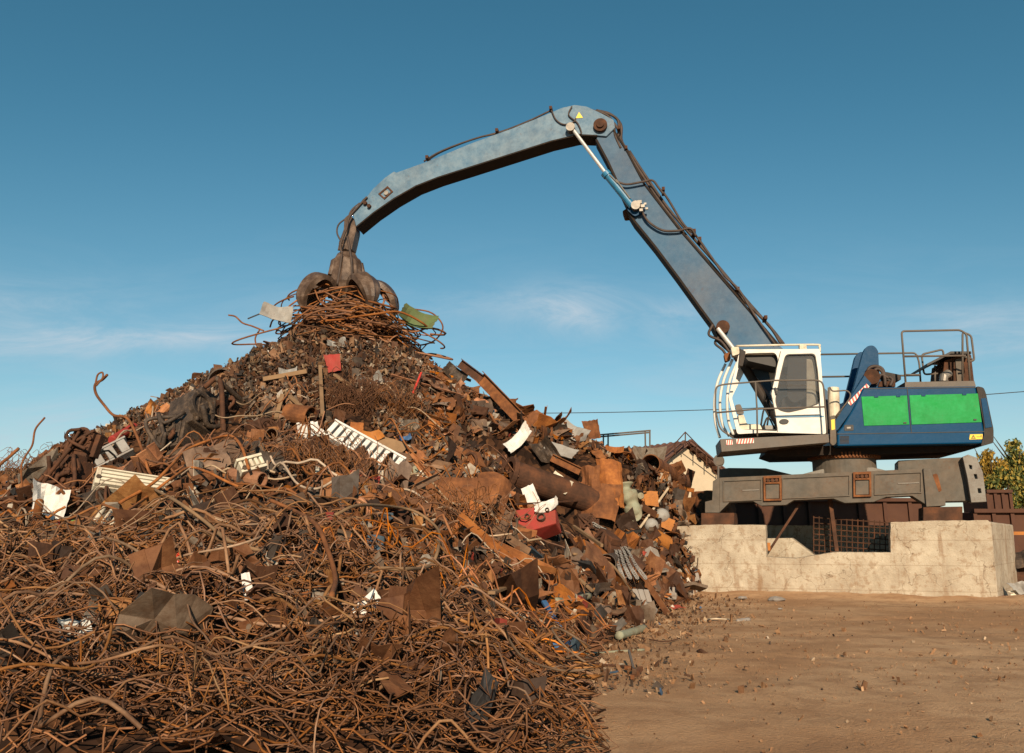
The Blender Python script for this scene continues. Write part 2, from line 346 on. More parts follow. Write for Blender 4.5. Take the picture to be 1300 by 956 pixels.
pl = empty('concrete_plinth', PB.pt(1060, 760))
tag(pl, 'long cracked beige concrete plinth with a notch in its top, carrying the blue crane machine', 'concrete plinth')
A = Acc(); A.add(*plate_vf(PB, [densify([(848, 669), (901, 666), (972, 666.5), (973, 707), (1010, 709), (1034, 705), (1060, 701), (1131, 701.5), (1130.5, 663), (1190, 661), (1254, 660.5), (1258, 664), (1268, 775), (1060, 772), (850, 768)])], 0, .55))
fixn(A.build('front_wall', M['concrete'], pl, bevel=.03))
# right-hand end wall, flaring back to the right
p0, p1 = PB.pt(1268, 775, .02), PB.pt(1257.5, 662, .02); dv = Vector((.6, .8, 0)); A = Acc()
q = [p0, p0 + dv * 2.7, p1 + dv * 2.9 - Vector((0, 0, .03)), p1]; inn = Vector((-.75, .66, 0)) * .5
vs = [v + Vector((0, 0, 0)) for v in q] + [v + inn for v in q]
A.add(vs, [(0, 1, 2, 3), (7, 6, 5, 4), (0, 4, 5, 1), (1, 5, 6, 2), (2, 6, 7, 3), (3, 7, 4, 0)]); fixn(A.build('end_wall', M['concrete'], pl, bevel=.04))
A = Acc(); A.add(*plate_vf(PB, [densify([(848, 667), (1256, 667), (1250, 770), (850, 764)])], 3.0, .5)); fixn(A.build('rear_wall', M['concrete'], pl, bevel=.03))
A = Acc(); A.add(*plate_vf(PB, [[(925, 684), (1005, 683), (1036, 706), (1036, 740), (925, 740)]], .9, 1.6)); fixn(A.build('inner_step', M['concrete'], pl, bevel=.03))  # sloping right edge traces a cast shadow's edge, shade built into the shape
def item(name, acc, mat, label, cat, group=None, **k):
    return tag(acc.build(name, mat, **k), label, cat, group)
# things on and in the plinth
for (poly, off, th, lab) in (([(890, 651.5), (932, 651), (932, 666), (890, 667)], .35, .9, 'rusty steel bearing pad under the left end of the grey chassis'),
                        ([(1172, 644), (1222, 643), (1222, 661), (1172, 662)], .35, .9, 'rusty steel bearing pad under the right end of the grey chassis')):
    A = Acc(); A.add(*plate_vf(PB, [poly], off, th)); fixn(item('steel_pad', A, M['rustdark'], lab, 'pad', 'steel pads on the plinth', bevel=.01))
A = Acc()
for x in range(1033, 1134, 7): A.add(*tube_vf([PB.pt(x, 655 + (x - 1033) * .07, 1.15), PB.pt(x, 703, 1.15)], .012, 5))
for y in range(657, 703, 7): A.add(*tube_vf([PB.pt(1033, y, 1.15), PB.pt(1131, y + 7, 1.15)], .012, 5))
item('mesh_panel', A, M['rustdark'], 'dark rusty steel mesh panel standing inside the plinth notch', 'mesh panel')
for (a, b, r, mat, lab) in (((1053, 630), (1062, 700), .05, 'rustdark', 'upright rusty prop under the chassis in the plinth notch'), ((1015, 640), (976, 700), .03, 'rustdark', 'slanting rusty bar leaning in the left of the plinth notch')):
    A = Acc(); A.add(*bar_vf(PB.pt(*a, .8), PB.pt(*b, .7), r, r * 1.6)); item('prop_bar', A, M[mat], lab, 'bar')
A = Acc(); A.add(*plate_vf(PB, [[(974, 689), (978, 689), (978, 699), (975, 699)]], .45, .03)); item('yellow_can', A, M['orangepaint'], 'small yellow scrap piece in the left corner of the plinth notch', 'scrap piece')

# ================================================================== MATERIAL HANDLER
PU = Plane((9.13, 16.97, 0), -19); PU.p = PU.p + PU.n * .42
PM = Plane((7.1, 18.0, 0), -9)
mh = empty('material_handler', PU.pt(1070, 660))
tag(mh, 'blue and white scrap handling crane with green side panels, long bent arm and claw grapple', 'crane')
def part(name, acc, mat, parent=None, **k): return fixn(acc.build(name, M[mat] if isinstance(mat, str) else mat, mh if parent is None else parent, **k))
# --- undercarriage
A = Acc(); A.add(*plate_vf(PU, [[(912, 606.5), (1172, 595), (1176, 641), (1158, 629.5), (1125, 631), (1110, 637), (1072, 638.5), (1058, 633), (1008, 635), (998, 641), (966, 642), (956, 636.5), (926, 638), (913, 651)]], 0, .55))
und = part('undercarriage', A, 'grey', bevel=.01)
A = Acc(); A.add(*plate_vf(PU, [[(895, 637), (904, 635), (905, 611), (913, 606), (913.5, 651), (895, 651)]], -.06, .8)); part('end_bracket', A, 'grey', bevel=.01)
A = Acc(); A.add(*plate_vf(PU, [[(1172, 594.5), (1181, 595), (1192, 625), (1200, 625), (1200.5, 642), (1176, 643.5)]], -.06, .8)); part('end_bracket', A, 'grey', bevel=.01)
for (x0, x1, yt) in ((918, 967, 610), (993, 1079, 606.5), (1110, 1170, 601.5)):
    A = Acc(); s = -.044; k = lambda x, y: (x, y + (x - x0) * s)
    A.add(*plate_vf(PU, [[k(x0, yt), k(x1, yt), k(x1, yt + 27), k(x0, yt + 27)], [k(x0 + 1.2, yt + 1.2), k(x1 - 1.2, yt + 1.2), k(x1 - 1.2, yt + 25.8), k(x0 + 1.2, yt + 25.8)]], -.03, .03)); part('panel_frame', A, 'grey', und)
    A = Acc(); xm = (x0 + x1) / 2; A.add(*plate_vf(PU, [[k(xm, yt + 13), k(x1 - 3, yt + 13), k(x1 - 3, yt + 14.5), k(xm, yt + 14.5)]], -.015, .015))
    if x0 != 993: part('rib', A, 'palegrey', und)
for x0, yt in ((969, 604.5), (1083, 599.5)):
    A = Acc(); A.add(*plate_vf(PU, [[(x0, yt), (x0 + 23, yt - 1), (x0 + 23.5, yt + 31), (x0 + .5, yt + 31.5)], [(x0 + 2.5, yt + 10), (x0 + 20.5, yt + 9.5), (x0 + 20.7, yt + 28.5), (x0 + 3, yt + 29)], [(x0 + 3, yt + 3), (x0 + 20, yt + 2.5), (x0 + 20, yt + 7), (x0 + 3, yt + 7.5)]], -.07, .07)); bx_ = part('bracket_box', A, 'rust', und, bevel=.006)
    A = Acc(); A.add(*plate_vf(PU, [[(x0 + 3.5, yt + 10.5), (x0 + 20, yt + 10), (x0 + 20, yt + 28), (x0 + 3.5, yt + 28.5)]], -.03, .03)); part('panel', A, 'grey', und)
    A = Acc()
    for q in range(3): p = PU.pt(x0 + 6 + q * 5.5, yt + 5, -.09); A.add(*tube_vf([p, p + PU.n * .06], .035, 8))
    part('bolt', A, 'rustdark', und)
A = Acc(); A.add(*plate_vf(PU, [[(1140, 584.5), (1222, 580.5), (1233, 636), (1178, 637), (1140, 600)]], .75, .9)); part('support_arm', A, 'grey', bevel=.012)
A = Acc(); A.add(*plate_vf(PU, [[(1222, 580), (1229, 577), (1240, 581), (1248, 600), (1252.5, 637), (1233, 638), (1228, 606)], [(1236, 602), (1240, 602), (1241, 608), (1238, 608)], [(1241, 620), (1245, 620), (1246, 626), (1242, 626)], [(1230, 590), (1234, 591), (1234, 596), (1231, 595)]], .55, .35)); part('outrigger_head', A, 'palegrey', bevel=.01)
A = Acc(); A.add(*plate_vf(PU, [rounded([(1184, 602), (1190, 601), (1196, 624), (1189, 624)], 3)], .12, .2)); part('rusty_lug', A, 'rust')
A = Acc(); A.add(*plate_vf(PU, [[(913, 596), (925, 594), (972, 594.5), (1012, 604), (1012, 616), (913, 616)]], 1.6, .9)); part('support_arm', A, 'grey', bevel=.012)
A = Acc(); A.add(*plate_vf(PU, [[(930, 607), (1165, 598), (1160, 625), (935, 633)]], .55, 1.9)); part('chassis_box', A, 'dark', bevel=.01)
A = Acc(); A.add(*plate_vf(PU, [[(912, 612), (1180, 603), (1180, 640), (1158, 628), (1110, 634), (1010, 634), (930, 636), (912, 648)]], 2.45, .4)); part('rear_beam', A, 'grey', bevel=.01)
A = Acc(); A.add(*plate_vf(PU, [[(1018, 602), (1045, 595), (1108, 593), (1128, 598), (1122, 610), (1020, 613)]], .5, 1.6)); part('deck_plate', A, 'palegrey', bevel=.03)
cpt = PU.pt(1072, 595, 1.0); rr_ = .66
z0, z1 = cpt.z - .25, PM.pt(1072, 578, 0).z + .0
zc = PU.pt(1072, 583, .7).z
def lathe(c, prof, n=40):
    vs = []; 
    for r, z in prof:
        for k in range(n): t = 2 * math.pi * k / n; vs.append(Vector((c.x + r * math.cos(t), c.y + r * math.sin(t), z)))
    return vs, [(i * n + k, i * n + (k + 1) % n, (i + 1) * n + (k + 1) % n, (i + 1) * n + k) for i in range(len(prof) - 1) for k in range(n)]
A = Acc(); A.add(*lathe(cpt, [(0, z0), (rr_ + .04, z0), (rr_, z0 + .05), (rr_, zc), (0, zc)])); part('slewing_ring', A, 'grey', smooth=False)
A = Acc(); A.add(*lathe(cpt, [(0, zc), (rr_ + .06, zc), (rr_ + .06, zc + .2), (0, zc + .2)], 64))
for k in range(64):
    t = 2 * math.pi * k / 64; d = Vector((math.cos(t), math.sin(t), 0)); c_ = Vector((cpt.x, cpt.y, zc + .07)) + d * (rr_ + .075); A.add(*box_vf(c_, d * .022, Vector((-d.y, d.x, 0)) * .018, Vector((0, 0, .05))))
part('gear_rim', A, 'rust')
# --- upper body
W = 2.5
A = Acc(); A.add(*plate_vf(PM, [[(1063, 549), (1069, 542), (1084, 517), (1096, 492), (1239, 490.3), (1249.5, 547), (1247, 563), (1063, 566.5)]], 0, W)); body = part('body', A, 'blue', bevel=.03)
A = Acc(); A.add(*plate_vf(PM, [rounded([(1239.5, 490), (1249, 492), (1252, 500), (1261.5, 545), (1261.5, 562), (1245, 567), (1250.5, 547)], 3)], -.005, W + .01)); cw = part('counterweight', A, 'dark', bevel=.02)
A = Acc(); A.add(*plate_vf(PM, [[(1245.5, 506), (1252, 505), (1259.5, 542), (1251, 543.5)]], -.02, .015)); part('panel', A, 'blue', cw)
A = Acc(); A.add(*plate_vf(PM, [[(1040, 566), (1247, 563.5), (1262, 562), (1225, 573), (1190, 574), (1125, 576), (990, 579), (975, 574), (978, 566)]], .4, W - .8)); part('base_frame', A, 'shadesteel', bevel=.01)  # front face coloured near-black for the shade beneath the body
for loop in ([(1093.5, 503.5), (1151.5, 502), (1154.5, 539), (1097, 540.5)], [(1154.5, 501.8), (1241.5, 499.5), (1246.5, 536), (1157.5, 539)]):
    A = Acc(); A.add(*plate_vf(PM, [loop], -.014, .012)); part('green_panel', A, 'green', body, bevel=.004)
for (x, y) in ((1147, 538), (1236, 534)):
    A = Acc(); A.add(*plate_vf(PM, [rounded([(x, y - 2.2), (x + 4, y - 2.2), (x + 4, y - .4), (x, y - .4)], .6)], -.03, .02)); part('panel_latch', A, 'black', body)
for (x, y) in ((1110, 503.4), (1138, 502.8), (1170, 501.8), (1222, 500.4)):
    A = Acc(); A.add(*plate_vf(PM, [[(x, y - 1), (x + 5, y - 1.1), (x + 5, y + 1), (x, y + 1.1)]], -.03, .025)); part('hinge', A, 'blue', body)
A = Acc()
for k in range(6): A.add(*plate_vf(PM, [[(1066 + k * .1, 553.5 + k * 1.7), (1078, 553.3 + k * 1.7), (1078, 554.3 + k * 1.7), (1066, 554.5 + k * 1.7)]], -.008, .012))
part('vent_slats', A, 'dark', body)
# shut lines: thin black strips painted for the shade inside the grooves
A = Acc()
for a, b in (((1063, 551), (1250, 548)), ((1151.5, 491.5), (1157, 549.5)), ((1096.5, 493.5), (1239, 491.8)), ((1248, 500), (1250, 563))):
    A.add(*bar_vf(PM.pt(*a, -.004), PM.pt(*b, -.004), .012, .014))
part('shut_line', A, 'black', body)
A = Acc(); A.add(*plate_vf(PM, [rounded([(1072, 539.5), (1083.5, 539.2), (1083.7, 546.5), (1072.2, 547)], 1)], -.012, .01)); lt = part('latch_recess', A, 'black', body)
A = Acc(); A.add(*plate_vf(PM, [[(1075, 542), (1080, 541.8), (1080, 544), (1075, 544.2)]], -.03, .02)); part('latch', A, 'steel', body)
A = Acc(); A.add(*plate_vf(PM, [[(1231.5, 551.5), (1247.5, 551), (1247, 557.5), (1230.5, 558)]], -.01, .008)); part('warning_sticker', A, 'ywarn', body)
A = Acc(); A.add(*plate_vf(PM, [[(1232.5, 557), (1235.7, 552), (1239, 557)], [(1234.3, 556.2), (1235.8, 553.6), (1237.5, 556.2)]], -.0125, .002))
A.add(*plate_vf(PM, [[(1235.5, 554.4), (1236.1, 554.4), (1236, 555.9), (1235.6, 555.9)]], -.0125, .002))
for x in (1240, 1241.6, 1243.4): A.add(*plate_vf(PM, [[(x, 554), (x + 1, 554), (x + 1, 555), (x, 555)]], -.0125, .002))
A.add(*plate_vf(PM, [[(1245, 552.5), (1246.2, 552.4), (1246, 555.2), (1245, 555.2)]], -.0125, .002)); part('warning_symbol', A, 'black', body)
def stripes(a, b, wpx, n, pl_, off, parent, wn='hazard_marking'):
    a, b = Vector(a), Vector(b); d = (b - a); L = d.length; d.normalize(); q = Vector((-d.y, d.x)) * wpx / 2
    A = Acc(); A.add(*plate_vf(pl_, [[tuple(a - q), tuple(b - q), tuple(b + q), tuple(a + q)]], off, .004)); o = part(wn, A, 'mwhite', parent)
    A = Acc(); s = L / n
    for i in range(n):
        p = a + d * (s * i); sk = d * s * .5
        A.add(*plate_vf(pl_, [[tuple(p - q + sk), tuple(p - q + sk + d * s * .55), tuple(p + q + d * s * .55), tuple(p + q)]], off - .003, .002))
    part('red_stripe', A, 'red', parent)
# yellow sticker and cylinder guard at the front of the body
A = Acc(); A.add(*plate_vf(PM, [rounded([(1054, 528), (1060.5, 527), (1062, 562), (1058, 566), (1054, 563)], 2)], -.03, .1)); part('hinge_post', A, 'grey', bevel=.01)
A = Acc(); A.add(*plate_vf(PM, [[(1055, 533), (1059.6, 532), (1060, 545), (1055.8, 546)]], -.036, .005)); part('yellow_sticker', A, 'ywarn')
# brackets that carry the arm: two rounded uprights
for off, poly in ((.45, [(1066, 560), (1096, 447), (1100, 439.5), (1109, 438), (1115, 445), (1116, 470), (1120, 492), (1120, 560)]), (1.35, [(1062, 552), (1086, 452), (1092, 446), (1099, 448), (1106, 470), (1110, 492), (1110, 550)])):
    A = Acc(); A.add(*plate_vf(PM, [rounded(poly, 4)], off, .16)); part('arm_bracket', A, 'blue', bevel=.015)
A = Acc(); A.add(*tube_vf([PM.pt(1107, 478, .05), PM.pt(1107, 478, .7)], .16, 20)); part('pivot_pin', A, 'rustdark')
A = Acc(); A.add(*plate_vf(PM, [rounded([(1055, 543), (1062, 548), (1113, 478), (1111, 469), (1103, 468)], 4)], .08, .2)); part('striped_strut', A, 'blue', bevel=.02)
stripes((1078, 513), (1102, 489), 5.2, 7, PM, .07, None)
A = Acc(); A.add(*plate_vf(PM, [[(1118, 477), (1125, 472), (1144, 476), (1144, 482), (1132, 486), (1118, 484)]], .5, .6)); part('valve_block', A, 'dark', bevel=.01)
A = Acc(); A.add(*plate_vf(PM, [[(1117, 484), (1137, 484), (1137, 491), (1115, 491)]], .4, .8)); part('valve_base', A, 'rustdark', bevel=.01)
for pts in ([(1100, 480), (1103, 468), (1112, 465), (1121, 470), (1124, 488)], [(1106, 476), (1114, 468), (1122, 476), (1124, 490)], [(1128, 478), (1133, 482), (1130, 490)], [(1112, 489), (1118, 476), (1128, 480)]):
    A = Acc(); A.add(*tube_vf(smooth_path([PM.pt(x, y, .35) for x, y in pts], 6), .035, 8)); part('hose', A, 'hose', smooth=True)
A = Acc(); A.add(*tube_vf([PM.pt(1058, 492, .5), PM.pt(1059, 530, .5)], .12, 16)); part('air_filter', A, 'cream', smooth=False, bevel=.01)
# rails along the top of the body
def rail(name, runs, pl_, off, r=.022, mat='rail', parent=None, rpx=4):
    A = Acc()
    for run in runs:
        A.add(*tube_vf([pl_.pt(x, y, off if len(run[0]) == 2 else o[0]) for x, y, *o in (rounded_path(run, rpx) if len(run[0]) == 2 else run)], r, 8))
    return part(name, A, mat, parent, smooth=True)
def rounded_path(pts, r):
    out = [pts[0]]
    for i in range(1, len(pts) - 1):
        a, b, c = Vector(pts[i - 1]), Vector(pts[i]), Vector(pts[i + 1])
        p = b + (a - b).normalized() * min(r, (a - b).length * .45); q = b + (c - b).normalized() * min(r, (c - b).length * .45)
        for j in range(5):
            t = j / 4; w_ = (1 - t) ** 2 * p + 2 * t * (1 - t) * b + t * t * q; out.append((w_.x, w_.y))
    out.append(pts[-1]); return out
rail('railing', [[(1150, 489), (1144.5, 420.5), (1219, 419), (1227, 424), (1232, 489)], [(1147, 452.5), (1226, 451.5)], [(1150, 476), (1168, 476)]], PM, .1)
rail('railing', [[(1222, 489), (1222, 421.5), (1233, 426), (1237, 458), (1228, 459)], [(1222, 452), (1234, 456)]], PM, .45)
rail('railing', [[(1041, 450), (1163, 448), (1167, 460), (1169, 489)], [(1041, 478.5), (1167, 476.5)]], PM, 2.0, rpx=5)
rail('railing', [[(1195, 474), (1173, 475.5), (1170, 450), (1197, 443.5), (1198, 452)], [(1187, 489), (1187, 464)]], PM, 1.2, rpx=4)
A = Acc(); A.add(*plate_vf(PM, [[(1149, 485), (1237, 483.5), (1239, 490.5), (1149, 491.5)]], .06, 2.2)); part('deck', A, 'rail')
# engine intake with its sloping lid
A = Acc(); A.add(*plate_vf(PM, [[(1199, 458), (1213, 453), (1233, 450), (1237, 486), (1196, 486)]], .9, .9)); ib = part('intake_box', A, 'rustdark', bevel=.01)
A = Acc(); A.add(*plate_vf(PM, [[(1213, 456), (1221, 455), (1223, 484), (1215, 484)]], .87, .03)); part('side_panel', A, 'grey', ib)
A = Acc(); a_, b_, c2 = PM.pt(1177, 461.5, .6), PM.pt(1207, 446, .6), PM.pt(1233, 446, .6)
for p, q in ((a_, b_), (b_, c2)):
    A.add([p, q, q + PM.n * 1.3, p + PM.n * 1.3] + [v - Vector((0, 0, .05)) for v in (p, q, q + PM.n * 1.3, p + PM.n * 1.3)], [(0, 1, 2, 3), (7, 6, 5, 4), (0, 4, 5, 1), (1, 5, 6, 2), (2, 6, 7, 3), (3, 7, 4, 0)])
part('intake_lid', A, 'black', ib)
A = Acc(); A.add(*tube_vf([PM.pt(1198, 484, .7), PM.pt(1198, 478, .7), PM.pt(1204, 474, .8)], .09, 12)); part('exhaust_pipe', A, 'steel', ib)
# --- cab
cab = empty('cab', PM.pt(985, 560, .4)); cab.parent = mh; cab.matrix_parent_inverse = Matrix.Translation(-WLOC['material_handler'])
CO, CW = 0.0, 1.0
fr_out = rounded([(938, 449), (947, 443.5), (1041, 443), (1043, 470), (1049, 551), (975, 549), (936, 551), (925, 505)], 3)
op = rounded([(946, 448.5), (984, 447.5), (988, 455), (985, 476), (979, 500), (985, 530), (988, 547.5), (940, 545), (929, 505), (937, 468)], 4)
win = rounded([(997, 449.5), (1035, 448.5), (1038.5, 470), (1041.5, 512), (1022, 519), (1000, 524), (987, 520), (984, 508), (990, 478)], 5)
A = Acc(); A.add(*plate_vf(PM, [fr_out, op, win], CO, .07)); cs = part('near_side', A, 'white', cab, bevel=.012)
A = Acc(); A.add(*plate_vf(PM, [win], CO + .03, .008)); part('window', A, M['glass'], cab)
wf = rounded([(x, y) for x, y in ((997, 449.5), (1035, 448.5), (1038.5, 470), (1041.5, 512), (1022, 519), (1000, 524), (987, 520), (984, 508), (990, 478))], 5)
cxw, cyw = 1013, 486; wi = [(cxw + (x - cxw) * .955, cyw + (y - cyw) * .965) for x, y in wf]
A = Acc(); A.add(*plate_vf(PM, [wf, wi], CO - .012, .05)); part('window_seal', A, 'black', cab)
inn = rounded([(1001, 452), (1024, 451), (1024, 480), (1023, 505), (1008, 512), (1000, 505), (999, 480)], 3)
A = Acc(); A.add(*plate_vf(PM, [inn], CO + .09, .02)); part('dark_pane', A, 'black', cab)
A = Acc(); A.add(*plate_vf(PM, [fr_out, rounded([(946, 470), (975, 465), (982, 500), (985, 540), (938, 540), (929, 505)], 3)], CO + CW - .07, .07)); part('far_side', A, 'white', cab, bevel=.01)
A = Acc(); A.add(*plate_vf(PM, [[(1024, 452), (1041, 450), (1047, 548), (1024, 548)]], CO + .14, CW - .26)); part('rear_wall', A, 'cream', cab)
A = Acc(); A.add(*plate_vf(PM, [[(944, 443.7), (1042, 443.2), (1042, 449.5), (944, 450)]], CO + .075, CW - .15)); part('roof', A, 'white', cab)
A = Acc(); A.add(*plate_vf(PM, [[(944, 450.5), (1024, 450), (1024, 466), (985, 466), (950, 458)]], CO + .15, CW - .3)); part('headliner', A, 'black', cab)
A = Acc(); A.add(*plate_vf(PM, [[(930, 545), (1047, 545), (1048, 551), (934, 551)]], CO + .075, CW - .15)); part('floor', A, 'dark', cab)
A = Acc(); A.add(*bar_vf(PM.pt(984, 529.5, -.006), PM.pt(1046, 528.5, -.006), .008, .03)); part('trim_line', A, 'cylblue', cab)
A = Acc(); A.add(*bar_vf(PM.pt(987, 548, -.006), PM.pt(984, 524, -.006), .01, .014)); A.add(*bar_vf(PM.pt(984, 524, -.006), PM.pt(979, 500, -.006), .01, .014)); A.add(*bar_vf(PM.pt(979, 500, -.006), PM.pt(985, 470, -.006), .01, .014)); A.add(*bar_vf(PM.pt(985, 470, -.006), PM.pt(991, 446, -.006), .01, .014)); part('door_seam', A, 'black', cab)
el_ = [(995.5 + 6 * math.cos(t), 535 + 3.2 * math.sin(t)) for t in np.linspace(0, 2 * math.pi, 20, endpoint=False)]
A = Acc(); A.add(*plate_vf(PM, [el_], -.03, .03)); part('door_handle', A, 'black', cab)
A = Acc(); A.add(*bar_vf(PM.pt(984, 492, -.05), PM.pt(986, 500, -.05), .03, .03)); part('lock', A, 'black', cab)
# seat, console, joystick
A = Acc(); A.add(*plate_vf(PM, [rounded([(993, 505), (1015, 500), (1021, 545), (990, 545)], 4)], CO + .3, .45)); st = part('seat', A, 'black', cab, bevel=.03)
A = Acc(); A.add(*plate_vf(PM, [rounded([(1006, 470), (1016, 468), (1021, 505), (1011, 505)], 3)], CO + .3, .4)); part('backrest', A, 'black', st, bevel=.03)
A = Acc(); A.add(*plate_vf(PM, [rounded([(937, 526), (944, 526), (948, 538), (965, 539), (968, 546), (940, 547)], 2)], CO + .25, .5)); part('console', A, 'cream', cab, bevel=.01)
A = Acc(); A.add(*plate_vf(PM, [rounded([(933, 514), (940, 513), (945, 525), (936, 526)], 2)], CO + .2, .06)); part('control_screen', A, 'rail', cab)
for pts in ([(966, 540), (970, 520), (976, 528)], [(968, 545), (975, 530), (984, 545)], [(972, 508), (977, 518), (974, 540)]):
    A = Acc(); A.add(*tube_vf(smooth_path([PM.pt(x, y, .35) for x, y in pts], 5), .02, 6)); part('control_lever', A, 'dark', cab, smooth=True)
A = Acc(); A.add(*plate_vf(PM, [rounded([(940, 443), (947, 446), (943, 465), (938, 464)], 1.5)], -.1, .14)); part('mirror', A, 'dark', cab, bevel=.01)
A = Acc(); A.add(*plate_vf(PM, [rounded([(928, 441), (938, 440), (939, 449), (930, 452)], 2)], -.02, .25)); part('work_lamp', A, 'cream', cab, bevel=.01)
A = Acc(); A.add(*plate_vf(PM, [rounded([(919, 449), (927, 447), (928, 456), (921, 459)], 2)], .35, .2)); part('work_lamp', A, 'rust', cab, bevel=.01)
for off, pts in ((.75, [(921, 462), (911, 485), (907, 510), (908, 535), (914, 556)]), (.4, [(930, 456), (919, 482), (914, 510), (917, 538), (926, 554)]), (.08, [(936, 460), (926, 485), (923, 510), (925, 535), (931, 552)])):
    A = Acc(); P_ = smooth_path([PM.pt(x, y, off) for x, y in pts], 6)
    A.add(*tube_vf(P_, .03, 10)); part('front_guard_bar', A, 'white', cab, smooth=True)
A = Acc(); A.add(*tube_vf(smooth_path([PM.pt(*p) for p in ((927, 446, .7), (935, 440, .3), (945, 439, .06), (1032, 437.5, .06), (1040, 440, .06), (1041, 446, .06))], 5), .022, 8)); part('roof_rail', A, 'cream', cab, smooth=True)
A = Acc(); A.add(*box_vf(PM.pt(1019, 443, .1), PM.u * .07, PM.n * .08, Vector((0, 0, .09)))); part('roof_rail_bracket', A, 'cream', cab)
A = Acc(); A.add(*plate_vf(PM, [[(914, 557.5), (1052, 551), (1053, 561.5), (916, 573.5)]], -.3, 1.35)); pf = part('platform', A, 'rail', cab, bevel=.01)
A = Acc(); A.add(*plate_vf(PM, [[(915, 561), (1045, 561), (1045, 566), (1000, 569), (925, 570)]], .1, .8)); part('platform_base', A, 'shadesteel', cab)  # dark plate standing for the shade below the platform
stripes((922, 562), (930, 561.3), 6, 3, PM, -.308, pf); stripes((935, 560.6), (957, 559.4), 6, 6, PM, -.308, pf)
rail('platform_railing', [[(931, 556), (914, 545), (908, 520), (908.5, 491), (918, 488), (980, 483), (1038, 482.5), (1045, 486), (1049, 530), (1050, 551)], [(909, 524), (965, 519), (1047, 516.5)], [(959, 484), (961, 519), (961.5, 554)]], PM, -.3, .018, parent=cab, rpx=7)
rail('platform_railing', [[(1053, 545), (1052, 505), (1053, 490), (1056, 497), (1075, 495.5), (1080, 500), (1079, 506), (1060, 530)]], PM, -.02, .016, parent=cab)
# --- boom
PA = Plane(PM.p + PM.n * 1.02, -9); BW = .4
bo = [(762, 150), (776, 160), (797, 193), (818, 233), (862, 290), (932, 371), (989, 438), (1060, 505), (1068, 545), (1040, 552), (1000, 530), (940, 452), (913, 428), (905, 412), (888, 389), (862, 353), (832, 313), (806, 281), (798, 268), (796, 258), (788, 240), (772, 205), (757, 177)]
A = Acc(); A.add(*plate_vf(PA, [bo], 0, BW)); bm_ = part('boom', A, 'boom', bevel=.015)
# underside lip and flanges, in the near-black that stands for shaded undersides
def flange(path, off, wid, th, mat, name, parent):
    A = Acc(); P3 = [PA.pt(x, y, off) for x, y in path]
    for i in range(len(P3) - 1):
        d = (P3[i + 1] - P3[i]).normalized(); up = PA.n.cross(d).normalized(); L = P3[i + 1] - P3[i]
        A.add(*box_vf((P3[i] + P3[i + 1]) / 2 + PA.n * wid / 2, L / 2 * 1.01, PA.n * wid / 2, up * th / 2))
    return part(name, A, mat, parent)
flange([(757, 177), (772, 205), (788, 240), (796, 258), (798, 268), (806, 281), (832, 313), (862, 353), (888, 389), (905, 412), (913, 428), (940, 452)], -.04, BW + .08, .05, 'shadesteel', 'flange', bm_)
flange([(776, 160), (797, 193), (818, 233), (862, 290), (932, 371), (989, 438)], -.03, BW + .06, .04, 'shadesteel', 'flange', bm_)
so_ = [(447, 268), (452, 262), (466, 249), (473, 240), (489, 225), (500, 217.5), (503, 219), (542, 205), (600, 181), (650, 163), (694, 145), (712, 137), (730, 133), (745, 135), (762, 143), (779, 152), (781, 162), (770, 173), (758, 172), (734, 171), (700, 179), (650, 195), (600, 211), (556, 225), (528, 236), (500, 252), (474, 270), (452, 288)]
hole = [(480, 246), (492, 236), (499, 243), (488, 253)]
A = Acc(); A.add(*plate_vf(PA, [so_], -.06, BW + .12)); sk = part('stick', A, 'stick', bevel=.015)
flange([(452, 288), (474, 270), (500, 252), (528, 236), (556, 225), (600, 211), (650, 195), (700, 179), (734, 171), (758, 172)], -.08, BW + .16, .035, 'shadesteel', 'flange', sk)
A = Acc(); A.add(*plate_vf(PA, [hole, [(482.5, 246.3), (492, 238.5), (496.5, 243.2), (487.8, 250.5)]], -.085, .025)); part('lug_frame', A, 'rustdark', sk)
A = Acc(); p = PA.pt(490, 244.5, -.1); A.add(*tube_vf([p, p + PA.n * .05], .06, 14)); part('pin', A, 'steel', sk)
for (x, y, r, mat, nm, dd) in ((762, 158, .17, 'rustdark', 'elbow_pin', .1), (724, 160.5, .11, 'steel', 'cylinder_pin', .2), (463, 257, .05, 'rustdark', 'bolt', .08), (468, 261, .05, 'rustdark', 'bolt', .08), (918, 414.5, .15, 'rustdark', 'lift_pin', .1)):
    A = Acc(); p = PA.pt(x, y, -.06 - dd); A.add(*tube_vf([p, p + PA.n * (BW + .12 + 2 * dd)], r, 22)); 
    if nm == 'elbow_pin': A.add(*tube_vf([p - PA.n * .05, p + PA.n * .02], r * .55, 14))
    part(nm, A, mat)
A = Acc(); A.add(*plate_vf(PA, [[(731, 150), (740, 149.5), (735, 142)]], -.072, .01)); part('warning_triangle', A, 'ywarn', sk)
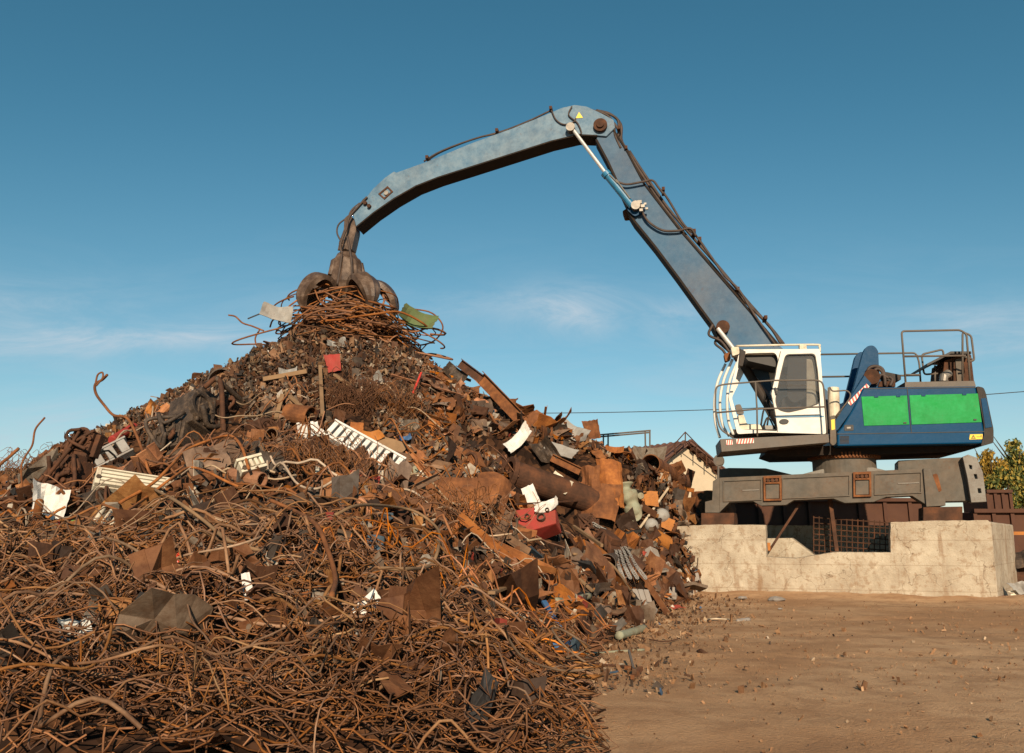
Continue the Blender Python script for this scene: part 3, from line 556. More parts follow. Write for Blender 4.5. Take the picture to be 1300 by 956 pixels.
# cylinders between stick and boom (near and far)
def cyl(a, b, c, off, r1, r2, names=('ram_rod', 'ram_barrel'), mats=('chrome', 'cylblue'), pl_=PA):
    A = Acc(); A.add(*tube_vf([pl_.pt(*a, off), pl_.pt(*b, off)], r1, 12)); part(names[0], A, mats[0], smooth=False)
    A = Acc(); P0, P1 = pl_.pt(*b, off), pl_.pt(*c, off); d = (P1 - P0); A.add(*tube_vf([P0 - d * .02, P0 + d * .08, P0 + d * .081, P1], [r2 * 1.25, r2 * 1.25, r2, r2], 16)); part(names[1], A, mats[1])
cyl((724, 160), (769, 220), (803, 262), -.17, .045, .09)
cyl((724, 160), (769, 220), (803, 262), BW + .17, .045, .1, mats=('chrome', 'shadesteel'))
cyl((911, 417), (935, 448), (995, 548), -.15, .055, .1, mats=('chrome', 'dark')); cyl((911, 417), (935, 448), (995, 548), BW + .15, .055, .1, mats=('chrome', 'dark'))
A = Acc(); p = PA.pt(807, 260, -.28); A.add(*tube_vf([p, p + PA.n * (BW + .56)], .11, 20)); part('cylinder_pin', A, 'steel')
A = Acc(); A.add(*plate_vf(PA, [rounded([(796, 266), (802, 254), (813, 256), (818, 268), (806, 275)], 3)], -.12, .1)); part('pin_bracket', A, 'blue')
A = Acc()
for (x, y, r) in ((812, 257, .05), (816, 262, .045), (814, 267, .04), (819, 259, .03), (821, 265, .03)): 
    q = PA.pt(x, y, -.2); A.add(*box_vf(q, PA.u * r, PA.n * r, Vector((0, 0, r * .8))))
part('hose_fitting', A, 'steel')
A = Acc()
for (a, b) in (((774, 222), (784, 232)), ((782, 228), (800, 252))): A.add(*tube_vf([PA.pt(*a, -.27), PA.pt(*b, -.27)], .018, 6))
part('steel_line', A, 'steel')
HO = [([(784, 231), (796, 234), (815, 231), (828, 229), (836, 238), (842, 246)], -.12, .028), ([(812, 262), (822, 280), (840, 292), (860, 293), (876, 290), (884, 300)], -.1, .03),
      ([(759, 145), (772, 150), (785, 165), (783, 180), (792, 190)], .1, .035), ([(752, 142), (768, 143), (784, 152), (786, 170), (790, 185)], .25, .035), ([(745, 138), (770, 146), (779, 158), (781, 172), (788, 188)], .0, .03), ([(757, 140), (775, 145), (788, 158), (789, 178), (797, 192)], .4, .035),
      ([(700, 140), (706, 152), (716, 158), (728, 155), (731, 150)], -.1, .018), ([(726, 135), (722, 146), (733, 156), (738, 168), (735, 171)], -.1, .018),
      ([(538, 205), (556, 194), (580, 184), (610, 174), (632, 169), (664, 157), (700, 140)], .1, .025), ([(545, 202), (562, 192), (600, 177), (640, 166), (680, 150)], .3, .025),
      ([(466, 250), (455, 262), (444, 275), (440, 290), (436, 300), (432, 312), (434, 322)], -.1, .03), ([(462, 253), (450, 270), (440, 277), (430, 285), (428, 296), (434, 308)], .1, .022), ([(457, 258), (446, 268), (441, 283), (433, 305), (430, 318)], .35, .03),
      ([(797, 193), (815, 222), (842, 262), (872, 300), (905, 338), (935, 372), (975, 412), (992, 437)], .1, .035), ([(799, 192), (820, 224), (848, 264), (880, 302), (910, 336), (945, 378), (980, 418), (995, 437)], .3, .035), ([(842, 244), (850, 256), (868, 285), (884, 300), (900, 322), (920, 350), (938, 368), (958, 400), (984, 437)], -.06, .028),
      ([(905, 412), (900, 425), (915, 433), (926, 447)], -.2, .03), ([(912, 428), (908, 436), (918, 445), (924, 456)], -.1, .03)]
for pts, off, r in HO:
    A = Acc(); A.add(*tube_vf(smooth_path([PA.pt(x, y, off) for x, y in pts], 7), r, 8)); part('hose', A, 'hose', smooth=True)
for (x, y) in ((842, 243), (881, 296), (888, 306), (936, 369), (971, 405), (544, 203), (632, 169), (700, 141), (786, 166), (795, 191)):
    A = Acc(); A.add(*box_vf(PA.pt(x, y, .12), PA.u * .035, PA.n * .2, Vector((0, 0, .04)))); part('hose_clamp', A, 'rustdark')
A = Acc(); A.add(*plate_vf(PA, [rounded([(790, 268), (800, 262), (800, 276), (793, 277)], 2)], .3, .2)); part('lug', A, 'rustdark')
# --- grapple
gp = empty('grapple', PA.pt(438, 385, .25)); gp.parent = mh; gp.matrix_parent_inverse = Matrix.Translation(-WLOC['material_handler'])
G = PA.pt(438, 378, .25); sc_ = (PA.pt(448, 378, .25) - PA.pt(438, 378, .25)).length / 10     # metres per photo pixel there
A = Acc(); A.add(*plate_vf(PA, [rounded([(437, 277), (443, 272), (450, 278), (452, 292), (446, 318), (438, 316), (436, 300)], 3)], .08, .34)); part('hanger', A, 'grapple', gp, bevel=.02)
A = Acc(); A.add(*tube_vf([G + Vector((0, 0, 73 * sc_)), G + Vector((0, 0, 60 * sc_))], .14, 14)); A.add(*tube_vf([G + Vector((-.2, 0, 68 * sc_)), G + Vector((.2, 0, 68 * sc_))], .1, 12)); part('swivel', A, 'grapple', gp, bevel=.01)
def ngon(c, prof, n, rot=0):
    vs, fs = lathe(Vector((0, 0, 0)), prof, n); cr, sr = math.cos(rot), math.sin(rot)
    vs = [Vector((v.x * cr - v.y * sr + c.x, v.x * sr + v.y * cr + c.y, v.z + c.z)) for v in vs]; return vs, fs
A = Acc(); A.add(*ngon(G, [(0, 56 * sc_), (11 * sc_, 56 * sc_), (14 * sc_, 50 * sc_), (19 * sc_, 46 * sc_), (19.5 * sc_, 42 * sc_), (23.5 * sc_, 16 * sc_), (21 * sc_, 8 * sc_), (12 * sc_, 2 * sc_), (9 * sc_, -8 * sc_), (0, -8 * sc_)], 10, .3)); hsg = part('housing', A, 'grapple', gp, bevel=.015)
for k, azd in enumerate((8, 80, 152, 224, 312)):
    t = R(azd); d = Vector((math.cos(t), math.sin(t), 0)); s = Vector((-d.y, d.x, 0))
    prof = [(14, 2, 8), (20, 13, 11), (30, 19, 14), (42, 19, 15.5), (52, 12, 15), (59, 1, 12.5), (61, -11, 8.5), (57, -22, 4), (50, -32, .5)]
    P_ = smooth_path([Vector((a, b, c_)) for a, b, c_ in prof], 3); vs = []; m_ = 7
    for i, p in enumerate(P_):
        tn = (P_[min(i + 1, len(P_) - 1)] - P_[max(i - 1, 0)]); tn.z = 0; tn.normalize(); nrm = Vector((-tn.y, tn.x))      # outward in the radial plane
        for side in (1, -1):
            for j in range(m_):
                q = (j / (m_ - 1)) * 2 - 1; cu = -(q * q) * p.z * .3; o_ = (3.0 if side > 0 else -3.2) * (.3 + .7 * min(1, p.z / 8)) + (1.6 * (1 - min(1, abs(q) * 3)) if side > 0 else 0)
                rr2 = p.x + nrm.x * (o_ + cu); zz = p.y + nrm.y * (o_ + cu); vs.append(G + (d * rr2 + s * (q * p.z)) * sc_ + Vector((0, 0, zz * sc_)))
    fs = []; st_ = 2 * m_
    for i in range(len(P_) - 1):
        for j in range(m_ - 1):
            a_ = i * st_ + j; fs.append((a_, a_ + 1, a_ + 1 + st_, a_ + st_)); b_ = i * st_ + m_ + j; fs.append((b_ + st_, b_ + 1 + st_, b_ + 1, b_))
        fs.append((i * st_, i * st_ + st_, i * st_ + st_ + m_, i * st_ + m_)); e_ = m_ - 1; fs.append((i * st_ + e_, i * st_ + m_ + e_, i * st_ + st_ + m_ + e_, i * st_ + st_ + e_))
    e2 = (len(P_) - 1) * st_; fs.append(tuple(e2 + j for j in range(m_)) + tuple(e2 + m_ + j for j in range(m_))[::-1]); fs.append(tuple(range(m_))[::-1] + tuple(range(m_, 2 * m_)))
    A = Acc(); A.add(vs, fs); o = part('tine', A, 'grapple', gp)
    A = Acc(); A.add(*tube_vf([G + d * 17 * sc_ + Vector((0, 0, 44 * sc_)), G + d * 22 * sc_ + Vector((0, 0, 24 * sc_))], .07, 10)); part('tine_ram', A, 'grapple', gp)
for pts in ([(434, 322), (431, 345), (428, 362)], [(441, 300), (446, 330), (447, 356)]):
    A = Acc(); A.add(*tube_vf(smooth_path([PA.pt(x, y, -.2) for x, y in pts], 5), .03, 7)); part('hose', A, 'hose', gp, smooth=True)
# ================================================================== SCRAP HEAP
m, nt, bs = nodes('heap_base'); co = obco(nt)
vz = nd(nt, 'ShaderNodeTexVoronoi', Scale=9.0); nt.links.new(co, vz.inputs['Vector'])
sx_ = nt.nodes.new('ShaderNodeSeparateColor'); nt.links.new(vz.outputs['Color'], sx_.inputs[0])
r = ramp(nt, [(0, (.012, .007, .005)), (.35, (.03, .015, .009)), (.6, (.055, .026, .014)), (.85, (.09, .042, .02))]); nt.links.new(sx_.outputs[0], r.inputs[0]); nt.links.new(r.outputs[0], bs.inputs['Base Color'])  # near-black cells: shade in the gaps between pieces put into the colour
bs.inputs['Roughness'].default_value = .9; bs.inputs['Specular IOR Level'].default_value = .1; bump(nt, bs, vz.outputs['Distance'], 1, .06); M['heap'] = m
xs = np.arange(-13, 7.2, .085); ys = np.arange(4.6, 30, .085); X, Y = np.meshgrid(xs, ys); Z = H(X, Y)
Z = Z + nr.uniform(-.07, .03, Z.shape) - .04
keep = Z > -.35; idx = -np.ones(Z.shape, int); idx[keep] = np.arange(keep.sum())
V = np.stack([X[keep], Y[keep], Z[keep]], 1); q = np.stack([idx[:-1, :-1], idx[:-1, 1:], idx[1:, 1:], idx[1:, :-1]], -1).reshape(-1, 4); q = q[(q >= 0).all(1)]
A = Acc(); A.v = V.tolist(); A.f = q.tolist()
tag(A.build('scrap_mound', M['heap']), 'great heap of rusty scrap metal rising to a peak under the claw', 'scrap heap', kind='stuff')

class Pieces:                         # numpy collector for very many small loose pieces
    def __init__(s): s.v = []; s.f = []; s.n = 0
    def add(s, v, f): s.v.append(np.asarray(v)); s.f.append(np.asarray(f) + s.n); s.n += len(v)
    def build(s, name, mat, label, cat, group=None, smooth=False):
        A = Acc(); A.v = np.concatenate(s.v).tolist(); A.f = [tuple(r) for f in s.f for r in f.tolist()]
        return tag(A.build(name, mat, smooth=smooth), label, cat, group, 'stuff')
BF = np.array([(3, 2, 1, 0), (4, 5, 6, 7), (0, 1, 5, 4), (1, 2, 6, 5), (2, 3, 7, 6), (3, 0, 4, 7)])
BV = np.array([(i, j, k) for k in (-1, 1) for (i, j) in ((-1, -1), (1, -1), (1, 1), (-1, 1))], float)
def rotm():
    a, b, c = nr.uniform(0, 6.283, 3); ca, sa, cb, sb, cc, sc = math.cos(a), math.sin(a), math.cos(b), math.sin(b), math.cos(c), math.sin(c)
    return np.array([[ca * cb, ca * sb * sc - sa * cc, ca * sb * cc + sa * sc], [sa * cb, sa * sb * sc + ca * cc, sa * sb * cc - ca * sc], [-sb, cb * sc, cb * cc]])
def basis(n, spin):                   # columns: two tangents, normal
    n = Vector(n).normalized(); a = n.orthogonal().normalized(); b = n.cross(a); u = a * math.cos(spin) + b * math.sin(spin); v = n.cross(u)
    return np.array([[u.x, v.x, n.x], [u.y, v.y, n.y], [u.z, v.z, n.z]])
def shard(s):
    v = BV * np.array([s * nr.uniform(.5, 1.3), s * nr.uniform(.2, .7), s * nr.uniform(.04, .22)]) * .5; v = v + nr.uniform(-.16, .16, v.shape) * s * np.array([1, .6, .3])
    return v, BF
def curl(s, n=5):                     # a strip bent round
    R_ = s * nr.uniform(.3, .9); ang = nr.uniform(1.2, 4.2); wd = s * nr.uniform(.15, .6); t = s * .035; vs = []
    for i in range(n + 1):
        a = ang * i / n; c, s_ = math.cos(a), math.sin(a); k = wd * (1 + .25 * math.sin(i * 2.1))
        for (rr, w_) in ((R_ - t, -k), (R_ + t, -k), (R_ + t, k), (R_ - t, k)): vs.append((rr * c, w_ / 2 + nr.uniform(-.02, .02) * s, rr * s_))
    fs = [(i * 4 + k, i * 4 + (k + 1) % 4, i * 4 + 4 + (k + 1) % 4, i * 4 + 4 + k) for i in range(n) for k in range(4)] + [(3, 2, 1, 0), (n * 4, n * 4 + 1, n * 4 + 2, n * 4 + 3)]
    v = np.array(vs); return v - v.mean(0), np.array(fs)
def sheet(a, b, th=.008, n=5, crump=.12, bend=.0, jag=.045):   # dented plate with thickness
    vs = []; ph = nr.uniform(0, 6, 6); cut = nr.uniform(-.12, .12, (4, 2))
    for layer in (0, 1):
        for j in range(n + 1):
            for i in range(n + 1):
                u, v = i / n - .5, j / n - .5
                w4 = [(.5 - u) * (.5 - v), (.5 + u) * (.5 - v), (.5 + u) * (.5 + v), (.5 - u) * (.5 + v)]
                x = u * a + sum(w * c[0] for w, c in zip(w4, cut)) * a; y = v * b + sum(w * c[1] for w, c in zip(w4, cut)) * b
                z = crump * min(a, b) * (math.sin(u * 5 + ph[0]) * math.sin(v * 4 + ph[1]) + .5 * math.sin(u * 11 + ph[2] + v * 5)) + bend * a * (u * u * 4 - .5) + (th if layer else 0)
                vs.append((x, y, z))
    N = (n + 1) ** 2; fs = []
    for j in range(n):
        for i in range(n):
            k = j * (n + 1) + i; q4 = (k, k + 1, k + n + 2, k + n + 1); fs.append(q4[::-1]); fs.append(tuple(x + N for x in q4))
    ring = [i for i in range(n + 1)] + [j * (n + 1) + n for j in range(1, n + 1)] + [n * (n + 1) + i for i in range(n - 1, -1, -1)] + [j * (n + 1) for j in range(n - 1, 0, -1)]
    for k in range(len(ring)): p, q_ = ring[k], ring[(k + 1) % len(ring)]; fs.append((p, q_, q_ + N, p + N))
    V_ = np.array(vs); jr = nr.normal(0, jag, (len(ring), 2)) * np.array([a, b]) * (1 if crump > .025 else .25); rg = np.array(ring)
    V_[rg, :2] += jr; V_[rg + N, :2] += jr; c0, ca = nr.uniform(-.3, .3), nr.uniform(0, 3.14)
    if crump > .03: fo = np.maximum(0, (V_[:, 0] / a * math.cos(ca) + V_[:, 1] / b * math.sin(ca)) - c0) * nr.uniform(-.9, .9) * min(a, b) * (1 if jag > .02 else .25); V_[:, 2] += fo
    return V_, np.array(fs)
def angle_bar(L, w_=.06, t=.008):
    pr = [(0, 0), (w_, 0), (w_, t), (t, t), (t, w_), (0, w_)]; vs = [(x, p[0], p[1]) for x in (-L / 2, L / 2) for p in pr]; n = 6
    fs = [(k, (k + 1) % n, n + (k + 1) % n, n + k) for k in range(n)]; return np.array(vs), fs + [(0, 3, 4, 5), (0, 1, 2, 3), (6, 11, 10, 9), (6, 9, 8, 7)]
def pipe_np(L, r, n=12):
    v, f = pipe_vf([Vector((-L / 2, 0, 0)), Vector((L / 2, 0, 0))], r, r * .15, n); return np.array([tuple(q) for q in v]), f
def put(v, M3, p): return v @ M3.T + np.array(p)
KEEP = []
for (px_, py_, rp) in ((162, 632, 58), (139, 592, 38), (462, 580, 58), (128, 676, 24), (97, 600, 30), (262, 540, 45), (57, 645, 24), (690, 612, 50), (686, 676, 30), (572, 628, 55), (423, 467, 12), (467, 794, 22), (216, 728, 16), (392, 554, 20), (762, 640, 34), (800, 645, 22), (838, 610, 26), (832, 665, 24), (447, 520, 24), (157, 563, 18), (846, 722, 36), (872, 742, 26), (812, 762, 22), (770, 790, 24), (800, 808, 16), (775, 705, 18), (795, 728, 22)):
    p = hit(px_, py_); r_ = rp * p.y / FPX
    for q_ in (0, .8, 1.6): KEEP.append((p.x * (1 - .03 * q_), p.y - q_ * r_, r_))
def kept(x, y):
    k = np.ones(x.shape, bool)
    for cx, cy, r_ in KEEP: k &= (x - cx) ** 2 + (y - cy) ** 2 > r_ * r_
    return k
def xy_area(n, x0, x1, y0, y1, cond, keep=True):
    out = []
    while len(out) < n:
        x = nr.uniform(x0, x1, 4000); y = nr.uniform(y0, y1, 4000); h = H(x, y); k = (h > .02) & cond(x, y, h) & (kept(x, y) if keep else True)
        out += list(zip(x[k], y[k], h[k]))
    return out[:n]
dpk = lambda x, y: np.hypot(x - PK[0], y - PK[1])
RND = lambda: nr.uniform(0, 6.283)
# --- fine shredded scrap over the upper cone
fine = scrapmix('shredded_mix', [(0, (.06, .035, .024)), (.12, (.11, .055, .03)), (.28, (.17, .085, .045)), (.42, (.24, .13, .07)), (.55, (.1, .08, .065)), (.66, (.3, .18, .1)), (.76, (.2, .16, .125)), (.85, (.34, .25, .16)), (.91, (.045, .04, .038)), (.95, (.44, .38, .3)), (.985, (.6, .57, .52))])
P = Pieces()
cone = lambda x, y, h: (dpk(x, y) < 7.3) & (y < PK[1] + 1.6) & (h > 1.6) & ~((x > -1.5) & (y > 17.2) & (nr.uniform(0, 1, x.shape) < .8))
for (x, y, h) in xy_area(30000, -12, 4, 13, 23.5, cone):
    v, f = shard(nr.gamma(2.6, .032)) if nr.rand() < .7 else curl(nr.gamma(2.6, .022), 4); P.add(put(v, rotm(), (x, y, h + nr.uniform(-.03, .13))), f)
P.build('shredded_scrap', fine, 'fine brown shredded scrap covering the upper slopes of the heap', 'shredded scrap')
# --- mixed loose pieces over the middle and lower slopes
mixm = scrapmix('mixed_scrap', [(0, (.05, .028, .018)), (.15, (.1, .045, .022)), (.32, (.17, .075, .032)), (.48, (.25, .11, .045)), (.6, (.33, .15, .055)), (.68, (.09, .075, .065)), (.76, (.2, .15, .11)), (.84, (.4, .2, .07)), (.87, (.33, .3, .26)), (.925, (.03, .03, .032)), (.945, (.55, .5, .42)), (.982, (.35, .06, .04)), (.992, (.07, .13, .2))])
P = Pieces()
for (x, y, h) in xy_area(17000, -12, 6.3, 6, 24, lambda x, y, h: (dpk(x, y) > 5.2) | (x > -1.5)):
    s = nr.gamma(2.0, .055) * (1 if y > 12 else .75); u = nr.rand()
    v, f = shard(s) if u < .55 else (curl(s * .8, 5) if u < .8 else sheet(s * 1.6, s, .006, 3, .12))
    P.add(put(v, rotm(), (x, y, h + nr.uniform(-.05, .14))), f)
for k in range(4500):
    y = nr.uniform(16.3, 22); x = float(np.interp(y, XB[0], XB[1])) - nr.uniform(0, 1.1) ** 1.5; h = Hf(x, y); s = nr.gamma(2.4, .075); u = nr.rand()
    if h < .03: continue
    if not kept(np.array([x]), np.array([y]))[0]: s *= .5
    v, f = shard(s) if u < .35 else (curl(s * .8, 5) if u < .6 else sheet(s * 1.6, s, .006, 3, .12)); P.add(put(v, rotm(), (x + .1, y - .05, h + nr.uniform(-.1, .12))), f)
for k in range(700):
    x, y = nr.uniform(-5.5, .2), nr.uniform(5.2, 10.5); s = nr.gamma(2.2, .06); v, f = sheet(s * 1.6, s, .004, 3, .15) if k % 2 else shard(s); P.add(put(v, rotm(), (x, y, Hf(x, y) + nr.uniform(.0, .13))), f)
P.build('mixed_scrap', mixm, 'mixed broken rusty scrap filling the middle and lower slopes of the heap', 'mixed scrap')
# small rubbish at the foot of the heap and stones over the yard
P = Pieces()
for k in range(4200):
    y = nr.uniform(7, 19.5); x = float(np.interp(y, XB[0], XB[1])) + nr.gamma(1.5, .3 if k % 3 else .5) - .5; s = nr.gamma(2, .016)
    v, f = shard(s); v[:, 2] *= 1.6; P.add(put(v, rotm(), (x, y, max(0, Hf(x, y)) + .02)), f)
P.build('rubble', scrapmix('rubble_mix', [(0, (.22, .12, .06)), (.3, (.32, .19, .1)), (.55, (.14, .075, .04)), (.72, (.38, .27, .17)), (.86, (.06, .045, .035)), (.95, (.5, .43, .34)), (.995, (.08, .16, .3))]), 'small rubble and scrap crumbs scattered along the foot of the heap', 'rubble')
P = Pieces()
for k in range(5500):
    y = 5 + nr.gamma(2, 3.4); x = nr.uniform(.3, 14) 
    if y > 16.6 - .34 * (x - 9) and 3 < x < 10.8: 
        if nr.rand() < .5: continue
        y = 16.9 - .35 * (x - 9) - nr.gamma(1.2, .12)
    s = nr.gamma(1.5, .008) + .004; v, f = shard(s); v[:, 2] *= 2.5; P.add(put(v, rotm(), (x, y, .01)), f)
P.build('gravel', scrapmix('gravel_mix', [(0, (.38, .22, .115)), (.55, (.48, .3, .17)), (.84, (.2, .115, .06)), (.9, (.55, .43, .3)), (.97, (.07, .05, .04))]), 'loose stones and crumbs lying over the dirt yard', 'gravel')

# --- individually countable repeats
def thing_np(name, v, f, mat, label, cat, group=None, smooth=False):
    A = Acc(); A.v = np.asarray(v).tolist(); A.f = [tuple(q) for q in (f.tolist() if hasattr(f, 'tolist') else f)]
    return tag(A.build(name, mat, smooth=smooth), label, cat, group)
platem = [rusty('plate_rust', [(.09, .036, .018), (.2, .08, .032), (.32, .14, .055)], 3, objrand=True, varr=.45), rusty('plate_orange', [(.14, .05, .018), (.27, .1, .032), (.4, .16, .05)], 4, objrand=True, varr=.4), rusty('plate_brown', [(.07, .042, .028), (.13, .08, .052), (.22, .14, .09)], 3, objrand=True, varr=.4)]
GP = 'rusty plates on the right slope of the heap'; LP_ = 'rusty torn steel plate lying loose among the scrap on the right slope of the heap'
for (x, y, h) in xy_area(230, -1.8, 6.0, 10.8, 23, lambda x, y, h: (y < 22.5) & ((x > 0) | (y > 13))):
    s = nr.gamma(4, .082) * (.5 if y < 13.5 else (.75 if y < 16.5 else 1)) + .08; v, f = sheet(s * 1.5, s * nr.uniform(.4, .9), .012, 5, nr.uniform(.03, .16), nr.uniform(-.15, .3))
    n = norm_at(x, y) + Vector(nr.uniform(-.6, .6, 3)); thing_np('steel_plate', put(v, basis(n, RND()), (x, y, h + .07)), f, platem[nr.choice(3, p=[.45, .25, .3])], LP_, 'steel plate', GP)
GB = 'bars and girders in the right slope'; 
for (x, y, h) in xy_area(70, -2, 6, 10.5, 22.5, lambda x, y, h: x > -3):
    v, f = angle_bar(nr.uniform(.5, 1.9), nr.uniform(.05, .12), .01); n = norm_at(x, y) + Vector(nr.uniform(-.35, .35, 3))
    thing_np('angle_bar', put(v, basis(n, RND()), (x, y, h + .08)), f, platem[nr.choice(3)], 'rusty angle iron bar half buried in the right slope of the heap', 'steel bar', GB)
for (x, y, h) in xy_area(34, -7.5, 5.5, 9.5, 22, lambda x, y, h: dpk(x, y) > 5):
    v, f = pipe_np(nr.uniform(.4, 1.1), nr.uniform(.035, .1)); n = norm_at(x, y) + Vector(nr.uniform(-.4, .4, 3))
    thing_np('pipe_piece', put(v, basis(n, RND()), (x, y, h + .08)), f, platem[nr.choice(3)], 'short rusty pipe piece lying loose in the lower slopes of the heap', 'pipe', 'short pipe pieces in the heap')
for (x, y, h) in xy_area(46, -8.5, -1.5, 10.2, 15.5, lambda x, y, h: h > .5):
    s = nr.uniform(.25, .6); v, f = sheet(s * 1.4, s * .8, .012, 5, nr.uniform(.05, .2), nr.uniform(-.2, .4)); n = norm_at(x, y) + Vector(nr.uniform(-.8, .8, 3))
    thing_np('metal_sheet', put(v, basis(n, RND()), (x, y, h + .07)), f, [M['rustdark'], platem[2], M['greasy'], M['greypiece'], platem[0]][nr.choice(5, p=[.3, .3, .15, .05, .2])], 'dark dented metal sheet lying loose among the scrap on the left shoulder of the heap', 'metal sheet', 'dented sheets on the left shoulder')

for k in range(40):
    y = nr.uniform(17.2, 21.5); x = float(np.interp(y, XB[0], XB[1])) - nr.uniform(0, 1.3); s = nr.uniform(.25, .6); v, f = sheet(s * 1.5, s * nr.uniform(.4, .9), .012, 5, nr.uniform(.05, .18), nr.uniform(-.15, .3))
    if not kept(np.array([x]), np.array([y]))[0]: continue
    thing_np('steel_plate', put(v, basis(Vector((.8, -.7, .5)) + Vector(nr.uniform(-.6, .6, 3)), RND()), (x + .08, y, Hf(x, y) + .05)), f, platem[nr.choice(3)], LP_, 'steel plate', GP)
for (x, y, h) in xy_area(46, -5.6, .1, 5.6, 10.4, lambda x, y, h: h > .1):
    s = nr.uniform(.06, .15) * (y / 9); v, f = sheet(s * 1.7, s * nr.uniform(.4, 1), .006, 6, nr.uniform(.08, .25), nr.uniform(-.3, .4)); n = norm_at(x, y) + Vector((0, -.5, 0)) + Vector(nr.uniform(-.6, .6, 3))
    thing_np('metal_scrap', put(v, basis(n, RND()), (x, y, h + nr.uniform(.08, .2))), f, [platem[0], platem[2], M['greypiece'], M['whitesheet'], M['rustdark'], platem[1]][nr.choice(6, p=[.28, .25, .14, .05, .18, .1])], 'crumpled metal scrap caught between the foreground rods', 'metal scrap', 'crumpled scraps among the foreground rods')
# --- bent rods
def rod_path(x, y, L, ang, z0, curv, wav, seg=.09, follow=True, jitter=.9):
    n = max(6, int(L / seg)); k = nr.uniform(-curv, curv); pts = np.zeros((n + 1, 3)); cx, cy = x, y; dk = nr.uniform(-curv, curv) * 1.3; ph = nr.uniform(0, 6.28, 3)
    for i in range(n + 1):
        pts[i, 0], pts[i, 1] = cx, cy; kk = k + dk * math.sin(i / n * 3.1 * 2 + ph[0]) + (nr.uniform(-9, 9) if nr.rand() < .05 * jitter else 0)
        ang += kk * seg; lim = np.interp(cy, XB[0], XB[1]) + .15
        if cx > lim: ang = math.pi + nr.uniform(-.6, .6)
        cx += math.cos(ang) * seg; cy += math.sin(ang) * seg * .8
    h = H(pts[:, 0], pts[:, 1]); t = np.linspace(0, 1, n + 1)
    h = np.maximum(h, -.05); ks = np.ones(9) / 9; h = np.convolve(np.pad(h, 4, 'edge'), ks, 'valid')
    pts[:, 2] = h + z0 + wav * np.sin(t * math.pi * nr.uniform(.8, 3) + ph[1]) ** 2 + .03 * np.sin(t * 17 + ph[2]); pts[:, 2] = np.maximum(pts[:, 2], .015); return pts
def tube_np(pts, r, n=6):
    N = len(pts); d = np.gradient(pts, axis=0); d /= np.linalg.norm(d, axis=1)[:, None] + 1e-9
    ref = np.array([.12, .2, .97]); s = np.cross(d, ref); s /= np.linalg.norm(s, axis=1)[:, None] + 1e-6; u = np.cross(s, d); a = np.arange(n) * 2 * math.pi / n
    v = pts[:, None, :] + r * (s[:, None, :] * np.cos(a)[None, :, None] + u[:, None, :] * np.sin(a)[None, :, None]); i = np.arange(N - 1)[:, None] * n; k = np.arange(n)[None, :]; k2 = (k + 1) % n
    f = np.stack([i + k, i + k2, i + n + k2, i + n + k], -1).reshape(-1, 4); return v.reshape(-1, 3), f
rodm = [rusty('rod_brown', [(.085, .037, .016), (.175, .084, .036), (.29, .16, .078)], 5, .75, objrand=True, varr=.4, bmp=.3), rusty('rod_orange', [(.16, .05, .013), (.32, .105, .025), (.46, .18, .05)], 5, .7, objrand=True, varr=.35, bmp=.3), rusty('rod_grey', [(.11, .058, .03), (.21, .125, .068), (.33, .22, .135)], 5, .7, objrand=True, varr=.35, bmp=.3)]
rods_isl = rusty('rods_deep', [(.07, .029, .013), (.15, .065, .027), (.255, .12, .055)], 5, .8, island=True, varr=.5, bmp=None or 0)
fg = lambda x, y, h: (y < 9.9 - .3 * np.abs(x + .9) + .5 * np.sin(x * 2.3)) & (x < np.interp(y, XB[0], XB[1]) - .1)
fld = lambda x, y: 1.6 * math.sin(x * .9 + 1.3) + 1.3 * math.sin(y * 1.1 + x * .5) + .6
def rdir(x, y): return fld(x, y) + (nr.normal(0, .45) if nr.rand() < .6 else RND()) + (math.pi if nr.rand() < .5 else 0)
clump = lambda x, y: np.sin(x * 2.1 + 1.7 * np.sin(y * 1.3)) * np.sin(y * 2.3 + 1.1 * np.sin(x * 1.7))
fg2 = lambda x, y, h: fg(x, y, h) & (clump(x, y) > nr.uniform(-.75, -.05, x.shape))
lab_b = 'long bent brown steel rod in the tangle filling the foreground'; lab_o = 'bent orange rusted rod in the tangle on the right foreground mound'; lab_g = 'greyish bent rod in the tangle filling the foreground'
for i, (x, y, h) in enumerate(xy_area(300, -6.5, .5, 5.0, 10.8, fg)):
    orange = (x > -1.3) and (y > 7.4) and nr.rand() < .8; k = 1 if orange else (2 if nr.rand() < .2 else 0)
    L = nr.uniform(.6, 1.4) if orange else nr.uniform(.9, 2.6); r_ = nr.uniform(.006, .009) if orange else nr.choice([.006, .0085, .011, .015], p=[.3, .35, .25, .1]) * min(1, .35 + y / 13)
    pts = rod_path(x, y, L, rdir(x, y), nr.uniform(.02, .24), nr.choice([nr.uniform(.3, 2), nr.uniform(2, 5)]), nr.uniform(0, .3)); v, f = tube_np(pts, r_)
    thing_np('bent_rod', v, f, rodm[k], (lab_b, lab_o, lab_g)[k], 'metal rod', ('brown bent rods in the foreground tangle', 'orange bent rods on the right mound', 'grey bent rods in the foreground tangle')[k], True)
P = Pieces()
for (x, y, h) in xy_area(4200, -7, .5, 4.65, 11.2, fg2, False):
    pts = rod_path(x, y, nr.uniform(.35, 1.7), rdir(x, y), nr.uniform(-.1, .17), nr.uniform(.3, 6), nr.uniform(0, .16)); P.add(*tube_np(pts, nr.choice([.0035, .005, .0065, .008]) * min(1, .35 + y / 12), 4))
P.build('rod_tangle', rods_isl, 'dense tangle of thin rusty rods and wire under the longer rods', 'rod tangle', smooth=True)
